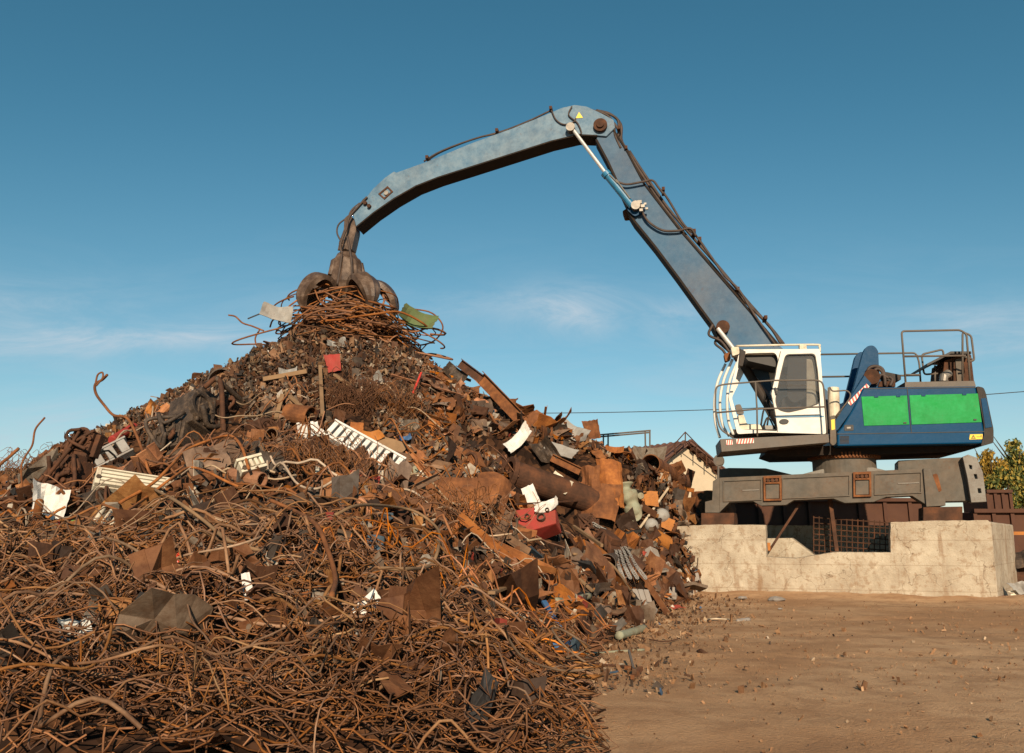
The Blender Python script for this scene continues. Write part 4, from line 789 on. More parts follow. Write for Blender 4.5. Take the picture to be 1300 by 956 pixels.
# wire bundles further up
wirem = rusty('wire_rust', [(.1, .042, .02), (.19, .08, .035), (.28, .13, .055)], 5, .75, objrand=True, varr=.4, bmp=0)
wpal = rusty('wire_pale', [(.2, .14, .09), (.3, .22, .15), (.4, .31, .22)], 5, .7, objrand=True, varr=.3, bmp=0)
for (x, y, h) in xy_area(110, -7.5, 1.5, 10.3, 17, lambda x, y, h: h > .7):
    pts = rod_path(x, y, nr.uniform(.6, 2.4), RND(), nr.uniform(.06, .2), nr.uniform(.3, 2.2), nr.uniform(0, .35)); v, f = tube_np(pts, nr.choice([.008, .012, .016]))
    thing_np('loose_wire', v, f, wirem if nr.rand() < .75 else wpal, 'loose rusty wire curling over the middle slope of the heap', 'wire', 'loose wires on the middle slope', True)
# wire crown under the claw
def loop_path(c, rx, ry, a0, a1, tilt, wob, n=34):
    ph = nr.uniform(0, 6.28, 4); t = np.linspace(a0, a1, n); r1 = 1 + wob * np.sin(t * 2.3 + ph[0]) + wob * .6 * np.sin(t * 5.1 + ph[1])
    return np.stack([c[0] + rx * r1 * np.cos(t), c[1] + ry * r1 * np.sin(t), c[2] + tilt * np.sin(t + ph[2]) + wob * .5 * np.sin(t * 3 + ph[3])], 1)
PKz = Hf(*PK); C0 = PA.pt(445, 408, .25)
crown = lambda: (C0.x + nr.normal(0, .45), C0.y + nr.normal(0, .3), C0.z + nr.uniform(-.55, .3))
for i in range(120):
    c = crown(); a0 = RND(); R1 = nr.uniform(.5, 1.35); pts = loop_path(c, R1, R1 * nr.uniform(.6, 1), a0, a0 + nr.uniform(1.0, 4.2), nr.uniform(.05, .6), nr.uniform(.08, .35))
    pts[:, 2] += .12 - np.maximum(0, (np.hypot(pts[:, 0] - C0.x, pts[:, 1] - C0.y) - .7)) * .45; v, f = tube_np(pts, nr.choice([.014, .02, .026])); thing_np('wire_loop', v, f, wirem, 'rusty coiled wire in the bundle gripped by the claw on top of the heap', 'wire', 'coiled wires under the claw', True)
P = Pieces()
for i in range(320):
    c = crown(); a0 = RND(); R1 = nr.uniform(.3, 1.15); pts = loop_path((c[0], c[1], c[2] - .05), R1, R1 * .8, a0, a0 + nr.uniform(1.3, 4.2), .2, .2, 24); pts[:, 2] -= np.maximum(0, (np.hypot(pts[:, 0] - C0.x, pts[:, 1] - C0.y) - .6)) * .5; P.add(*tube_np(pts, .016, 5))
P.build('wire_bundle', rods_isl, 'thick bundle of rusty wire under the claw at the peak of the heap', 'wire bundle', smooth=True)

# ================================================================== SINGLE PIECES, each its own thing
def px_m(p): return (p.y) / (FPX * math.cos(PITCH)) * 1.0      # metres per photo pixel at that depth
def face_frame(p, roll_deg, back=0.0, yaw=0.0):     # right, up and outward axes for a piece leaning back against the slope
    o = Vector((EYE.x - p.x, EYE.y - p.y, 0)).normalized(); a = R(yaw); o = Vector((o.x * math.cos(a) - o.y * math.sin(a), o.x * math.sin(a) + o.y * math.cos(a), 0))
    r_ = Vector((-o.y, o.x, 0)); b = R(back); n = o * math.cos(b) + Vector((0, 0, 1)) * math.sin(b); u = n.cross(r_); t = R(roll_deg)
    rr = r_ * math.cos(t) + u * math.sin(t); uu = n.cross(rr); return rr, uu, n
def M3(rr, uu, n): return np.array([[rr.x, uu.x, n.x], [rr.y, uu.y, n.y], [rr.z, uu.z, n.z]])
def slab(acc, p, F, x0, x1, y0, y1, z0, z1):
    rr, uu, n = F; acc.add(*box_vf(p + rr * (x0 + x1) / 2 + uu * (y0 + y1) / 2 + n * (z0 + z1) / 2, rr * (x1 - x0) / 2, uu * (y1 - y0) / 2, n * (z1 - z0) / 2))
def disc(acc, p, F, x, y, z0, z1, r, n=18, axis='n'):
    rr, uu, nn = F; c = p + rr * x + uu * y; acc.add(*tube_vf([c + nn * z0, c + nn * z1], r, n))
def sheetpiece(name, px, py, wpx, hpx, roll, mat, label, cat, back=25, yaw=0, crump=.08, bend=.1, lift=.12, n=8, th=.015):
    p = hit(px, py) ; s = px_m(p); F = face_frame(p, roll, back, yaw); v, f = sheet(wpx * s, hpx * s, th, n, crump, bend, .012)
    return thing_np(name, put(v, M3(*F), p + F[2] * lift), f, M[mat] if isinstance(mat, str) else mat, label, cat)
def bar(name, a, b, w_, h_, mat, label, cat, la=.12, lb=.12):
    p, q = hit(*a) , hit(*b); A = Acc(); A.add(*bar_vf(p + Vector((0, -.1, la)), q + Vector((0, -.1, lb)), w_, h_)); return item(name, A, M[mat] if isinstance(mat, str) else mat, label, cat, bevel=.004)
def tubething(name, pts, r, mat, label, cat, lift=.1, smooth=8, n=8):
    P3 = [hit(*q[:2]) + Vector((0, -.05, lift)) if len(q) == 2 else at(*q) for q in pts]; A = Acc(); A.add(*tube_vf(smooth_path(P3, smooth), r, n)); return item(name, A, M[mat] if isinstance(mat, str) else mat, label, cat, smooth=True)
# radiators
def radiator(px, py, wpx, hpx, roll, back, yaw, mat, label, fins, depth=.16, lift=.27):
    p = hit(px, py); s = px_m(p); F = face_frame(p, roll, back, yaw); p = p + F[2] * lift; t = empty('radiator', p); tag(t, label, 'radiator'); Wd, Hd = wpx * s, hpx * s
    A = Acc(); slab(A, p, F, -Wd / 2, Wd / 2, Hd / 2 - .04, Hd / 2, -depth / 2, depth / 2); slab(A, p, F, -Wd / 2, Wd / 2, -Hd / 2, -Hd / 2 + .04, -depth / 2, depth / 2); A.build('end_rail', M[mat], t, bevel=.008)
    A = Acc(); n = fins; pitch = Wd / n
    for i in range(n): x = -Wd / 2 + pitch * (i + .5); slab(A, p, F, x - pitch * .33, x + pitch * .33, -Hd / 2 + .05, Hd / 2 - .05, -depth / 2, depth / 2)
    A.build('fins', M[mat], t, bevel=.012); A = Acc(); disc(A, p, F, -Wd / 2 + .05, -Hd / 2 + .05, depth / 2 - .01, depth / 2 + .02, .03); A.build('port', M['greasy'], t); return t
def panel_radiator(px, py, wpx, hpx, roll, back, yaw, label):
    p = hit(px, py); s = px_m(p); F = face_frame(p, roll, back, yaw); p = p + F[2] * .38; t = empty('radiator', p); tag(t, label, 'radiator'); W_, H_ = wpx * s, hpx * s; D = .3
    A = Acc(); slab(A, p, F, -W_ / 2, W_ / 2, H_ / 2 - .02, H_ / 2, -D, 0); slab(A, p, F, -W_ / 2, W_ / 2, -H_ / 2, H_ / 2 - .023, -D, -.07); slab(A, p, F, -W_ / 2, -W_ / 2 + .06, -H_ / 2, H_ / 2 - .023, -.068, 0); slab(A, p, F, W_ / 2 - .06, W_ / 2, -H_ / 2, H_ / 2 - .023, -.068, 0); A.build('casing', M['cream'], t, bevel=.008)
    A = Acc()
    for k in range(4): y = -H_ / 2 + (H_ - .03) * (k + .5) / 4; slab(A, p, F, -W_ / 2 + .063, W_ / 2 - .063, y - H_ * .075, y + H_ * .075, -.066, -.005)
    A.build('rib', M['cream'], t, bevel=.006); A = Acc()
    for x in (-1, 1): disc(A, p, F, x * (W_ / 2 - .035), -H_ * .12, -.02, .012, .03)
    A.build('port', M['greasy'], t); return t
panel_radiator(162, 632, 84, 24, -9, 35, 10, 'long cream radiator with horizontal slots lying flat on the left shoulder')
radiator(139, 592, 62, 26, 38, 30, -20, 'greypiece', 'dark grooved grey radiator leaning behind the long cream one', 4)
radiator(462, 580, 104, 27, -33, 30, 0, 'whitesheet', 'white finned radiator of ten sections lying slanted in mid slope', 11)
radiator(313, 606, 32, 20, 20, 30, 10, 'cream', 'small dirty cream radiator piece among wires left of centre', 5)
t = None
for k, dx in enumerate((0, 10, 20)):
    pass
p = hit(128, 676); s = px_m(p); F = face_frame(p, 65, 30, 0); p = p + F[2] * .15; t = empty('tube_radiator', p); tag(t, 'set of three parallel pale tubes sticking out of the rods at left', 'radiator')
for k in (-1, 0, 1):
    A = Acc(); c_ = p + F[1] * k * .085; A.add(*tube_vf([c_ - F[0] * 24 * s, c_ + F[0] * 24 * s], .026, 10)); A.build('tube', M['cream'], t, smooth=True)
A = Acc(); slab(A, p, F, 23 * s, 26 * s, -.13, .13, -.04, .04); A.build('end_rail', M['rust'], t, bevel=.01)
# engines and gearboxes: casting, pulleys, pipes
def engine(px, py, size_px, roll, label, cat='engine', mat='greasy', name='engine_block', lift=.15, seed=1, round_front=True, n_d=2, Yd=None):
    p = hit(px, py) if Yd is None else at(px, py, Yd); s = px_m(p) * size_px; r0 = random.Random(seed); F = face_frame(p, roll, r0.uniform(0, 35), r0.choice((-1, 1)) * r0.uniform(25, 55)); p = p + F[2] * lift; t = empty(name, p); tag(t, label, cat)
    A = Acc(); slab(A, p, F, -.45 * s, .35 * s, -.3 * s, .25 * s, -.35 * s, .1 * s); slab(A, p, F, -.3 * s, .2 * s, .25 * s, .42 * s, -.3 * s, .05 * s); slab(A, p, F, -.35 * s, .3 * s, -.45 * s, -.3 * s, -.25 * s, .0)
    for k in range(6): x = -.4 * s + k * .13 * s; slab(A, p, F, x, x + .04 * s, -.28 * s, .23 * s, .1 * s, .14 * s)
    A.build('casting', M[mat], t, bevel=.02)
    for k in range(n_d):
        A = Acc(); x, y = r0.uniform(-.35, .4) * s, r0.uniform(-.35, .35) * s; rd = r0.uniform(.09, .22) * s
        if k == 0 and round_front: x, y, rd = .12 * s, .05 * s, .3 * s
        zt = (.13 + .03 * k) * s; A.add(*pipe_vf([p + F[0] * x + F[1] * y + F[2] * .08 * s, p + F[0] * x + F[1] * y + F[2] * zt], rd, rd * .25, 22)); disc(A, p, F, x, y, .08 * s, zt - .03 * s, rd * .8, 18); disc(A, p, F, x, y, zt - .032 * s, zt + .03 * s, rd * .25, 10); A.build('pulley', M[mat if k % 2 else 'rustdark'], t, bevel=.008)
    for k in range(3):
        A = Acc(); pts = [p + F[0] * r0.uniform(-.5, .5) * s + F[1] * r0.uniform(-.4, .5) * s + F[2] * r0.uniform(.1, .35) * s for _ in range(4)]; A.add(*tube_vf(smooth_path(pts, 5), .03 * s + .008, 8)); A.build('pipe', M[mat if k else 'rustdark'], t, smooth=True)
    for k in range(7):
        A = Acc(); x, y = r0.uniform(-.45, .4) * s, r0.uniform(-.42, .4) * s; disc(A, p, F, x, y, .08 * s, .17 * s, .028 * s + .006, 6); A.build('bolt', M[mat], t)
    return t
engine(106, 562, 44, 80, 'round-flanged gearbox standing upright at the left edge of the heap against the sky', 'gearbox', 'rustdark', 'gearbox', 0, 3, Yd=12.6, n_d=3)
engine(97, 606, 58, 10, 'dark greasy engine with a big round disc below the upright gearbox at left', 'engine', 'rustdark', seed=4, Yd=12.0, n_d=3)
engine(126, 575, 34, -20, 'small dark machine casting between the gearbox and the red cylinder', 'casting', 'greasy', 'machine_casting', seed=15)
engine(262, 540, 92, -25, 'large black greasy engine lying on its side below the half drum', 'engine', 'greasy', seed=5, n_d=3)
engine(222, 562, 62, 15, 'flat dark gearbox casing right of the red cylinder', 'gearbox', 'greasy', 'gearbox', seed=6, round_front=False)
engine(290, 522, 48, -5, 'black engine part behind the large greasy engine', 'engine part', 'greasy', 'engine_part', seed=7)
engine(330, 552, 44, 30, 'brown cast gearbox right of the black engine', 'gearbox', 'rustdark', 'gearbox', seed=8)
engine(176, 604, 40, -30, 'starter motor shaped part above the long cream radiator', 'motor', 'rustdark', 'electric_motor', seed=9)
engine(318, 580, 36, -30, 'small dark engine part half buried below the brown gearbox', 'engine part', 'greasy', 'engine_part', seed=21, round_front=False)
engine(75, 640, 34, 20, 'rusty casting just above the white crumpled sheet at left', 'casting', 'rust', 'machine_casting', seed=10, round_front=False)
engine(118, 640, 36, 60, 'dark curved casting below the grooved radiator', 'casting', 'greasy', 'machine_casting', seed=11)
engine(742, 668, 30, 0, 'pair of stacked round discs right of the red panel', 'wheel hub', 'rustdark', 'wheel_hub', seed=12)
engine(770, 700, 52, -30, 'ribbed brown casting above the chain on the lower right slope', 'casting', 'rustdark', 'machine_casting', seed=13)
engine(600, 590, 40, 30, 'brown casting above the long rusty channel', 'casting', 'rust', 'machine_casting', seed=14, round_front=False)
# drums, cylinders, pipes
p = hit(280, 484); A = Acc(); s = px_m(p); prof = [p + Vector((17 * s * math.cos(t), 0, 17 * s * math.sin(t))) for t in np.linspace(0, math.pi, 13)]
vs = prof + [v + Vector((.1, .9, 0)) for v in prof] + [p + (v - p) * .9 for v in prof] + [p + (v - p) * .9 + Vector((.1, .9, 0)) for v in prof]; n = 13; fs = []
for i in range(n - 1): fs += [(i, i + 1, n + i + 1, n + i), (2 * n + i + 1, 2 * n + i, 3 * n + i, 3 * n + i + 1), (i + 1, i, 2 * n + i, 2 * n + i + 1)]
A.add(vs, fs + [tuple(range(3 * n, 4 * n))]); item('half_drum', A, M['greasy'], 'dark half drum poking above the left skyline of the heap', 'drum')
def cyl_item(name, a, b, r, mat, label, cat, open_=False, la=.15, lb=.15, n=20, flange=None, dz=0):
    P0, P1 = hit(*a) + Vector((0, -.05, la)), hit(*b) + Vector((0, -.05, lb)); t = None
    A = Acc()
    if open_:
        A.add(*pipe_vf([P0, P1], r, max(.015, r * .09), n))
    else: A.add(*tube_vf([P0, P0 + (P1 - P0) * .04, P0 + (P1 - P0) * .96, P1], [r * .8, r, r, r * .8], n))
    if flange:
        t = empty(name, P0); tag(t, label, cat); A.build('barrel', M[mat], t, smooth=False); d = (P1 - P0).normalized(); A = Acc(); A.add(*pipe_vf([P0 - d * .03, P0 + d * .07], r * flange, r * (flange - .82), n)); A.build('flange', M[mat], t, bevel=.01); return t
    return item(name, A, M[mat] if isinstance(mat, str) else mat, label, cat)
cyl_item('gas_cylinder', (142, 574), (172, 552), .085, 'redpaint', 'dull red gas cylinder on the left shoulder of the heap', 'gas cylinder', la=.2)
cyl_item('large_pipe', (646, 607), (752, 630), .27, 'rustdark', 'thick rusty pipe with a flanged open end above the long channel', 'pipe', True, .1, -.1, 28, 1.22)
cyl_item('steel_tube', (826, 604), (868, 624), .21, 'rust', 'wide rusty tube with its open black end facing left of the plinth', 'pipe', True, .25, .2, 26)
cyl_item('steel_drum', (366, 532), (395, 540), .19, 'rust', 'short rusty tube below the wooden beam', 'tube', True, .1)
cyl_item('buried_pipe', (795, 722), (812, 735), .2, 'rustdark', 'dark open pipe end behind the hanging chain', 'pipe', True, .12, .1)
cyl_item('buried_drum', (770, 725), (780, 720), .16, 'greasy', 'dark drum end left of the chain', 'drum', True, .12, .1)
cyl_item('ochre_drum', (828, 690), (846, 700), .17, 'orangepaint', 'ochre crumpled drum beside the left end of the plinth', 'drum')
for (x, y, r_, lab) in ((839, 660, .17, 'upper of two round white balls beside the left end of the plinth'), (826, 672, .15, 'lower of two round white balls beside the left end of the plinth')):
    p = hit(x, y); A = Acc(); A.add(*ngon(p + Vector((0, -.1, .08)), [(r_ * math.sin(t), -r_ * math.cos(t) * .95) for t in np.linspace(0, math.pi, 16)], 26)); item('white_ball', A, M['greypiece'], lab, 'ball', 'white balls by the plinth', smooth=True)
# I-beam and girders
def ibeam(a, b, w_, h_, mat, label, la=.3, lb=.3):
    P0, P1 = hit(*a) + Vector((0, -.1, la)), hit(*b) + Vector((0, -.2, lb)); d, s_, u = frame_of(P1 - P0); o_ = (EYE - P0).normalized(); u = (o_ - d * o_.dot(d)).normalized(); s_ = d.cross(u); A = Acc(); c = (P0 + P1) / 2; L = (P1 - P0) / 2
    A.add(*box_vf(c + s_ * h_ / 2, L, u * w_ / 2, s_ * .009)); A.add(*box_vf(c - s_ * h_ / 2, L, u * w_ / 2, s_ * .009)); A.add(*box_vf(c, L, u * .007, s_ * (h_ / 2 - .01))); return item('steel_girder', A, M[mat], label, 'girder')
ibeam((610, 496), (662, 552), .2, .26, 'rust', 'long rusty girder running down the right skyline of the heap')
ibeam((584, 478), (612, 500), .16, .2, 'rustdark', 'dark girder end above the long rusty girder')
ibeam((700, 600), (736, 618), .12, .14, 'rust', 'short rusty girder behind the flanged pipe')
ibeam((868, 640), (884, 690), .1, .14, 'rust', 'rusty upright girder beside the left end of the plinth', .2, .2)
# sheets and panels
SP = [
 ('car_panel', 352, 400, 36, 20, -8, 'greypiece', 'white car panel sticking out at left of the wire bundle under the claw', 'car panel', 20, 0, .1, .15, .1),
 ('green_sheet', 530, 406, 50, 26, -22, 'greenpaint', 'green dented panel sticking out right of the wire bundle under the claw', 'metal panel', 20, 20, .06, .2, .1),
 ('red_sheet', 423, 467, 17, 27, 15, 'redpaint', 'red ribbed sheet high on the middle of the heap', 'metal sheet', 20, 0, .03, .0, .18),
 ('white_crumpled_sheet', 57, 645, 36, 40, -8, 'whitesheet', 'crumpled white sheet among dark parts at the left edge', 'metal sheet', 25, 10, .16, .1, .2),
 ('plastic_sheet', 84, 684, 26, 26, 10, 'greenplastic', 'crumpled green plastic half hidden in shadow at left', 'plastic sheet', 25, 0, .2, .1, .15),
 ('brown_sheet', 33, 722, 26, 62, 3, 'rustdark', 'upright flat brown panel at the far left edge', 'metal panel', 5, 20, .02, 0, .25),
 ('orange_casing', 200, 528, 32, 24, -20, 'orangepaint', 'orange-red crumpled casing at the left end of the shredded slope', 'casing', 20, 0, .2, .3, .18),
 ('white_rag', 392, 554, 30, 22, 10, 'whitesheet', 'bright white crumpled bag left of the finned radiator', 'bag', 30, 0, .25, .1, .2),
 ('orange_plate', 451, 552, 18, 24, -5, 'rustorange', 'bright orange rusted plate above the finned radiator', 'metal plate', 20, 0, .05, .1, .18),
 ('orange_box_plate', 471, 561, 26, 15, 8, 'orangepaint', 'folded orange plate right above the finned radiator', 'metal plate', 30, 0, .05, .2, .18),
 ('brown_plate', 496, 575, 34, 26, -15, 'wood', 'brown flat board right of the finned radiator', 'board', 25, 0, .03, 0, .15),
 ('red_cloth', 462, 616, 34, 18, -10, 'redpaint', 'red crumpled piece under the lower end of the finned radiator', 'metal sheet', 25, 0, .2, .2, .15),
 ('channel_plate', 572, 628, 118, 30, -1, 'rust', 'long flat rusty channel across the top of the orange rods', 'steel channel', 10, -5, .015, .0, .45),
 ('curved_plate', 622, 642, 40, 50, -18, 'rust', 'curved brown plate at the right end of the long channel', 'metal plate', 30, 15, .02, -.3, .4),
 ('white_bracket', 655, 565, 42, 16, 45, 'whitesheet', 'white painted bracket full of holes above the flanged pipe', 'bracket', 20, 0, .12, .2, .2),
 ('grey_sheet', 727, 553, 42, 20, -38, 'greypiece', 'crumpled pale grey sheet on the right slope', 'metal sheet', 30, 0, .12, .2, .2),
 ('ribbed_sheet', 714, 580, 38, 18, -22, 'greypiece', 'flat pale ribbed panel above the flanged pipe', 'metal panel', 35, 0, .03, 0, .2),
 ('fin_plate', 752, 546, 20, 22, 12, 'rust', 'curved brown plate standing up on the right skyline', 'metal plate', 0, 0, .05, .25, .12),
 ('orange_sheet_left', 752, 618, 28, 56, 4, 'rust', 'upright orange rusted sheet left of the pair in mid right slope', 'metal sheet', 15, -15, .12, -.1, .2),
 ('orange_sheet', 772, 614, 30, 56, -3, 'rustorange', 'bright orange half-round sheet standing right of its twin', 'metal sheet', 15, 15, .06, -.3, .25),
 ('brown_casing', 762, 645, 46, 44, -3, 'rust', 'folded brown sheet below the two orange sheets', 'metal sheet', 20, 0, .05, -.15, .28),
 ('ochre_plate', 822, 637, 30, 18, -5, 'orangepaint', 'ochre painted flat plate below the wide open tube', 'metal plate', 20, 0, .03, 0, .2),
 ('ochre_strip', 838, 665, 36, 14, -25, 'orangepaint', 'ochre strip behind the white balls', 'metal plate', 20, 0, .04, 0, .15),
 ('dark_box', 690, 575, 26, 30, 30, 'greasy', 'dark open box between the white bracket and the pale panel', 'box', 10, 0, .15, .5, .15),
 ('white_plate_small', 674, 635, 18, 26, 20, 'whitesheet', 'small white plate with a hole below the flanged pipe', 'metal plate', 15, 0, .06, 0, .3),
 ('pale_casting_plate', 712, 622, 28, 18, -35, 'cream', 'pale crumpled machine cover leaning on the flanged pipe', 'machine cover', 20, 0, .15, .2, .3),
 ('holed_plate', 467, 794, 36, 22, 48, 'whitesheet', 'white plate with a row of holes lying on the foreground rods', 'metal plate', 30, 0, .04, 0, .28),
 ('red_reflector', 216, 728, 22, 14, 10, 'redbright', 'bright red plastic piece caught in the foreground rods', 'plastic piece', 30, 0, .2, .3, .22),
 ('clear_plastic', 95, 815, 34, 30, 10, 'clear', 'crumpled pale plastic in the lower left rods', 'plastic', 35, 0, .2, .2, .12),
 ('blue_sheet', 70, 760, 40, 14, 30, 'greypiece', 'pale bluish strip at the left of the foreground rods', 'metal strip', 30, 0, .2, .2, .15),
 ('white_strip', 314, 756, 10, 32, 12, 'whitesheet', 'thin white strip among the foreground rods', 'metal strip', 20, 0, .1, .1, .2),
 ('rusty_strip', 590, 668, 18, 46, -38, 'rustorange', 'orange rusty flat strip slanting over the rod mound', 'metal strip', 20, 0, .02, 0, .25),
 ('rubber_flap', 758, 786, 26, 14, 35, 'dark', 'dark grey rubber flap at the foot of the heap', 'rubber flap', 40, 0, .08, .2, .08),
 ('rubber_flap', 778, 800, 36, 12, 20, 'rail', 'brownish grey flap beside the darker one at the foot of the heap', 'rubber flap', 60, 0, .08, .2, .05),
 ('torn_plate', 858, 600, 24, 16, 15, 'rust', 'torn rusty plate right above the wide open tube', 'metal plate', 15, 0, .1, .3, .25),
 ('pointed_plate', 874, 612, 9, 34, -18, 'rustdark', 'pointed dark red plate standing before the cream building', 'metal plate', 0, 0, .02, 0, .3),
 ('blue_grey_scrap', 864, 622, 18, 13, 15, 'bluepaint', 'blue-grey crumpled piece at the right end of the heap', 'scrap piece', 20, 0, .25, .2, .35),
 ('rusty_hood', 905, 640, 50, 26, -8, 'rust', 'curved rusty hood below the cream building', 'metal sheet', 15, 0, .1, -.3, .1),
 ('orange_roll', 782, 575, 24, 8, -4, 'rustorange', 'small orange sheet lying on the right skyline below the pipe frame', 'metal sheet', 15, 0, .05, .2, .2),
 ('weathered_plate', 580, 478, 34, 16, -30, 'greasy', 'dark bent sheet at the upper right edge of the shredded slope', 'metal sheet', 20, 0, .15, .3, .15),
 ('brown_ledge', 690, 545, 50, 26, -40, 'rust', 'big brown sheet sloping down the right skyline', 'metal sheet', 30, 0, .06, .1, .15),
 ('hat_plate', 640, 518, 30, 22, -30, 'rust', 'bent brown plate beside the long girder', 'metal plate', 30, 0, .12, .3, .2),
 ('pale_lump', 365, 478, 24, 12, 15, 'greypiece', 'pale grey sheet just above the wooden beam', 'metal sheet', 30, 0, .12, .2, .15),
 ('foil_scrap', 428, 440, 24, 14, 5, 'greypiece', 'crumpled grey foil just under the wire bundle', 'foil', 30, 0, .3, .3, .12),
 ('silver_scrap', 470, 488, 26, 16, 10, 'greypiece', 'crumpled silver scrap right of the red ribbed sheet', 'foil', 30, 0, .3, .3, .15),
 ('blue_scrap', 515, 562, 14, 8, 10, 'bluepaint', 'small blue scrap right of the orange plates', 'scrap piece', 30, 0, .2, .3, .15),
 ('cream_plate', 538, 612, 12, 10, -30, 'cream', 'small cream chip above the long channel', 'metal chip', 30, 0, .05, 0, .2),
 ('green_strip', 520, 606, 18, 9, 25, 'palegreen', 'pale green strip left of the small cream chip', 'metal strip', 30, 0, .1, .1, .15),
]
for (nm, x, y, w_, h_, rl, mt, lb, ct, bk, yw, cr, bd, lf) in SP:
    nm = nm.replace('_left', '').replace('_small', '')
    sheetpiece(nm, x, y, w_, h_, rl, mt, lb, ct, bk, yw, cr, bd, lf)
p = hit(686, 674); s = px_m(p); F = face_frame(p, 18, 30, -15); p = p + F[2] * .2; t = empty('metal_box', p); tag(t, 'dented red and white metal box with holes on the lower right slope', 'metal box')
A = Acc(); vs, fs = box_vf(p, F[0] * 26 * s, F[1] * 15 * s, F[2] * .22); vs = [v + Vector([rng.uniform(-.05, .05) for _ in range(3)]) for v in vs]; A.add(vs, fs); A.build('shell', M['redpaint'], t, bevel=.02)
for dx, dy, r_ in ((8, -3, 5), (-8, 3, 3), (17, 4, 2.5)): A = Acc(); c_ = p + F[0] * dx * s + F[1] * dy * s; A.add(*pipe_vf([c_ + F[2] * .15, c_ + F[2] * .27], r_ * s, r_ * s * .25, 16)); A.build('port', M['greasy'], t)
v, f = sheet(26 * s, 12 * s, .01, 6, .15, .2, .03); A = Acc(); A.v = put(v, M3(*F), p + F[2] * .27 + F[0] * 18 * s + F[1] * 8 * s).tolist(); A.f = [tuple(q) for q in f.tolist()]; A.build('torn_cover', M['whitesheet'], t)
# holes in the white plate: small dark bolts
# ribs of the red sheet, white edge
# wood
bar('wooden_beam', (336, 490), (391, 480), .1, .09, 'wood', 'thick pale wooden beam high on the left of the heap', 'beam')
bar('wooden_post', (407, 478), (410, 545), .07, .06, 'wood', 'upright wooden post below the red ribbed sheet', 'post', .2, .25)
bar('wooden_plank', (426, 484), (468, 514), .09, .05, 'wood', 'slanting plank right of the upright wooden post', 'plank')
bar('wooden_strut', (360, 510), (352, 540), .08, .05, 'wood', 'short wooden strut left of the upright post', 'plank')
bar('wooden_plank', (365, 508), (396, 536), .09, .05, 'wood', 'broken plank meeting the short strut', 'plank')
bar('wooden_board', (624, 788), (672, 758), .07, .03, 'wood', 'brown wooden board lying over the lower right rods', 'board', .25, .22)
bar('wooden_board', (612, 808), (662, 832), .07, .03, 'wood', 'thick board sloping down at the bottom right of the rods', 'board', .25, .2)
bar('wooden_pole', (728, 686), (764, 716), .05, .05, 'wood', 'pale pole leaning on the lower right slope', 'pole', .25, .3)
bar('rusty_flat_bar', (655, 660), (735, 652), .05, .03, 'rustdark', 'thin dark flat bar above the dented red box', 'bar', .25, .25)
bar('pale_stick', (812, 686), (848, 638), .035, .035, 'rope', 'pale stick leaning in front of the white balls', 'stick', .25, .3)
bar('rusty_strap', (700, 590), (700, 548), .05, .02, 'rust', 'rusty strap standing above the pale panel', 'strap', .1, .1)
bar('red_rod', (525, 512), (535, 492), .04, .04, 'red', 'short bright red rod on the upper right slope', 'rod', .2, .3)
bar('white_bar', (405, 568), (404, 620), .05, .05, 'cream', 'thin upright cream bar left of the finned radiator', 'bar', .2, .2)
bar('dark_spike', (316, 406), (338, 397), .03, .03, 'dark', 'thin dark spike poking out left of the white car panel', 'spike', 0, 0)
bar('blue_bar', (705, 826), (745, 820), .06, .05, 'bluepaint', 'pale blue bar at the bottom right foot of the heap', 'bar', .06, .06)
bar('blue_strap', (690, 780), (712, 812), .06, .03, 'bluepaint', 'blue strap among rods at the lower right', 'strap', .15, .1)
bar('rusty_short_bar', (735, 742), (752, 756), .05, .03, 'wood', 'short rusty bar on the rubble above the flaps', 'bar', .08, .06)
bar('dark_channel', (780, 694), (812, 688), .1, .06, 'dark', 'dark flat channel above the hanging chain', 'channel', .22, .22)
# loose bent pieces
tubething('bent_cable', [(136, 476, 12.5), (130, 482, 12.6), (121, 488, 12.6), (122, 500, 12.6), (132, 514, 12.6), (144, 527, 12.5), (160, 530, 12.4), (170, 545, 12.2), (182, 575, 11.9), (190, 600, 11.8), (208, 622, 11.7)], .02, 'rust', 'tall bent cable with a looped tip rising from the left shoulder', 'cable')
tubething('cable_eye', [(121, 488, 12.6), (124, 476, 12.6), (130, 473, 12.6), (130, 480, 12.6), (122, 490, 12.6)], .014, 'rust', 'small eye loop at the tip of the tall bent cable', 'cable loop')
tubething('bent_rod_upright', [(57, 530, 11.5), (45, 545, 11.5), (41, 565, 11.5), (32, 580, 11.5), (27, 596, 11.5), (30, 640, 11.5)], .013, 'rust', 'thin crooked rod standing against the sky at left', 'rod')
tubething('bent_rod_slanted', [(24, 569, 10.5), (12, 580, 10.5), (-4, 595, 10.5), (-30, 640, 10.5)], .02, 'rust', 'rusty rod slanting out of the left edge of the picture', 'rod')
for o_ in list(bpy.data.objects):
    if o_.name.startswith('bent_rod_upright') or o_.name.startswith('bent_rod_slanted'): o_.name = 'crooked_rod'
tubething('copper_rod', [(150, 680), (190, 655), (215, 630), (235, 605), (262, 592), (290, 584), (305, 600), (315, 632)], .02, 'rustorange', 'thick orange rod arching over the left of the foreground rods', 'rod', .35)
tubething('copper_rod', [(158, 690), (185, 664), (215, 640), (240, 622), (262, 628), (285, 640), (302, 648)], .017, 'rustorange', 'second thick orange rod running beside the arching one', 'rod', .28)
tubething('big_hoop', [(425, 705), (455, 690), (500, 684), (530, 690), (555, 712), (556, 745), (545, 770), (515, 782), (480, 780)], .016, 'wood', 'large hoop of thick brown rod on the right foreground mound', 'hoop', .35)
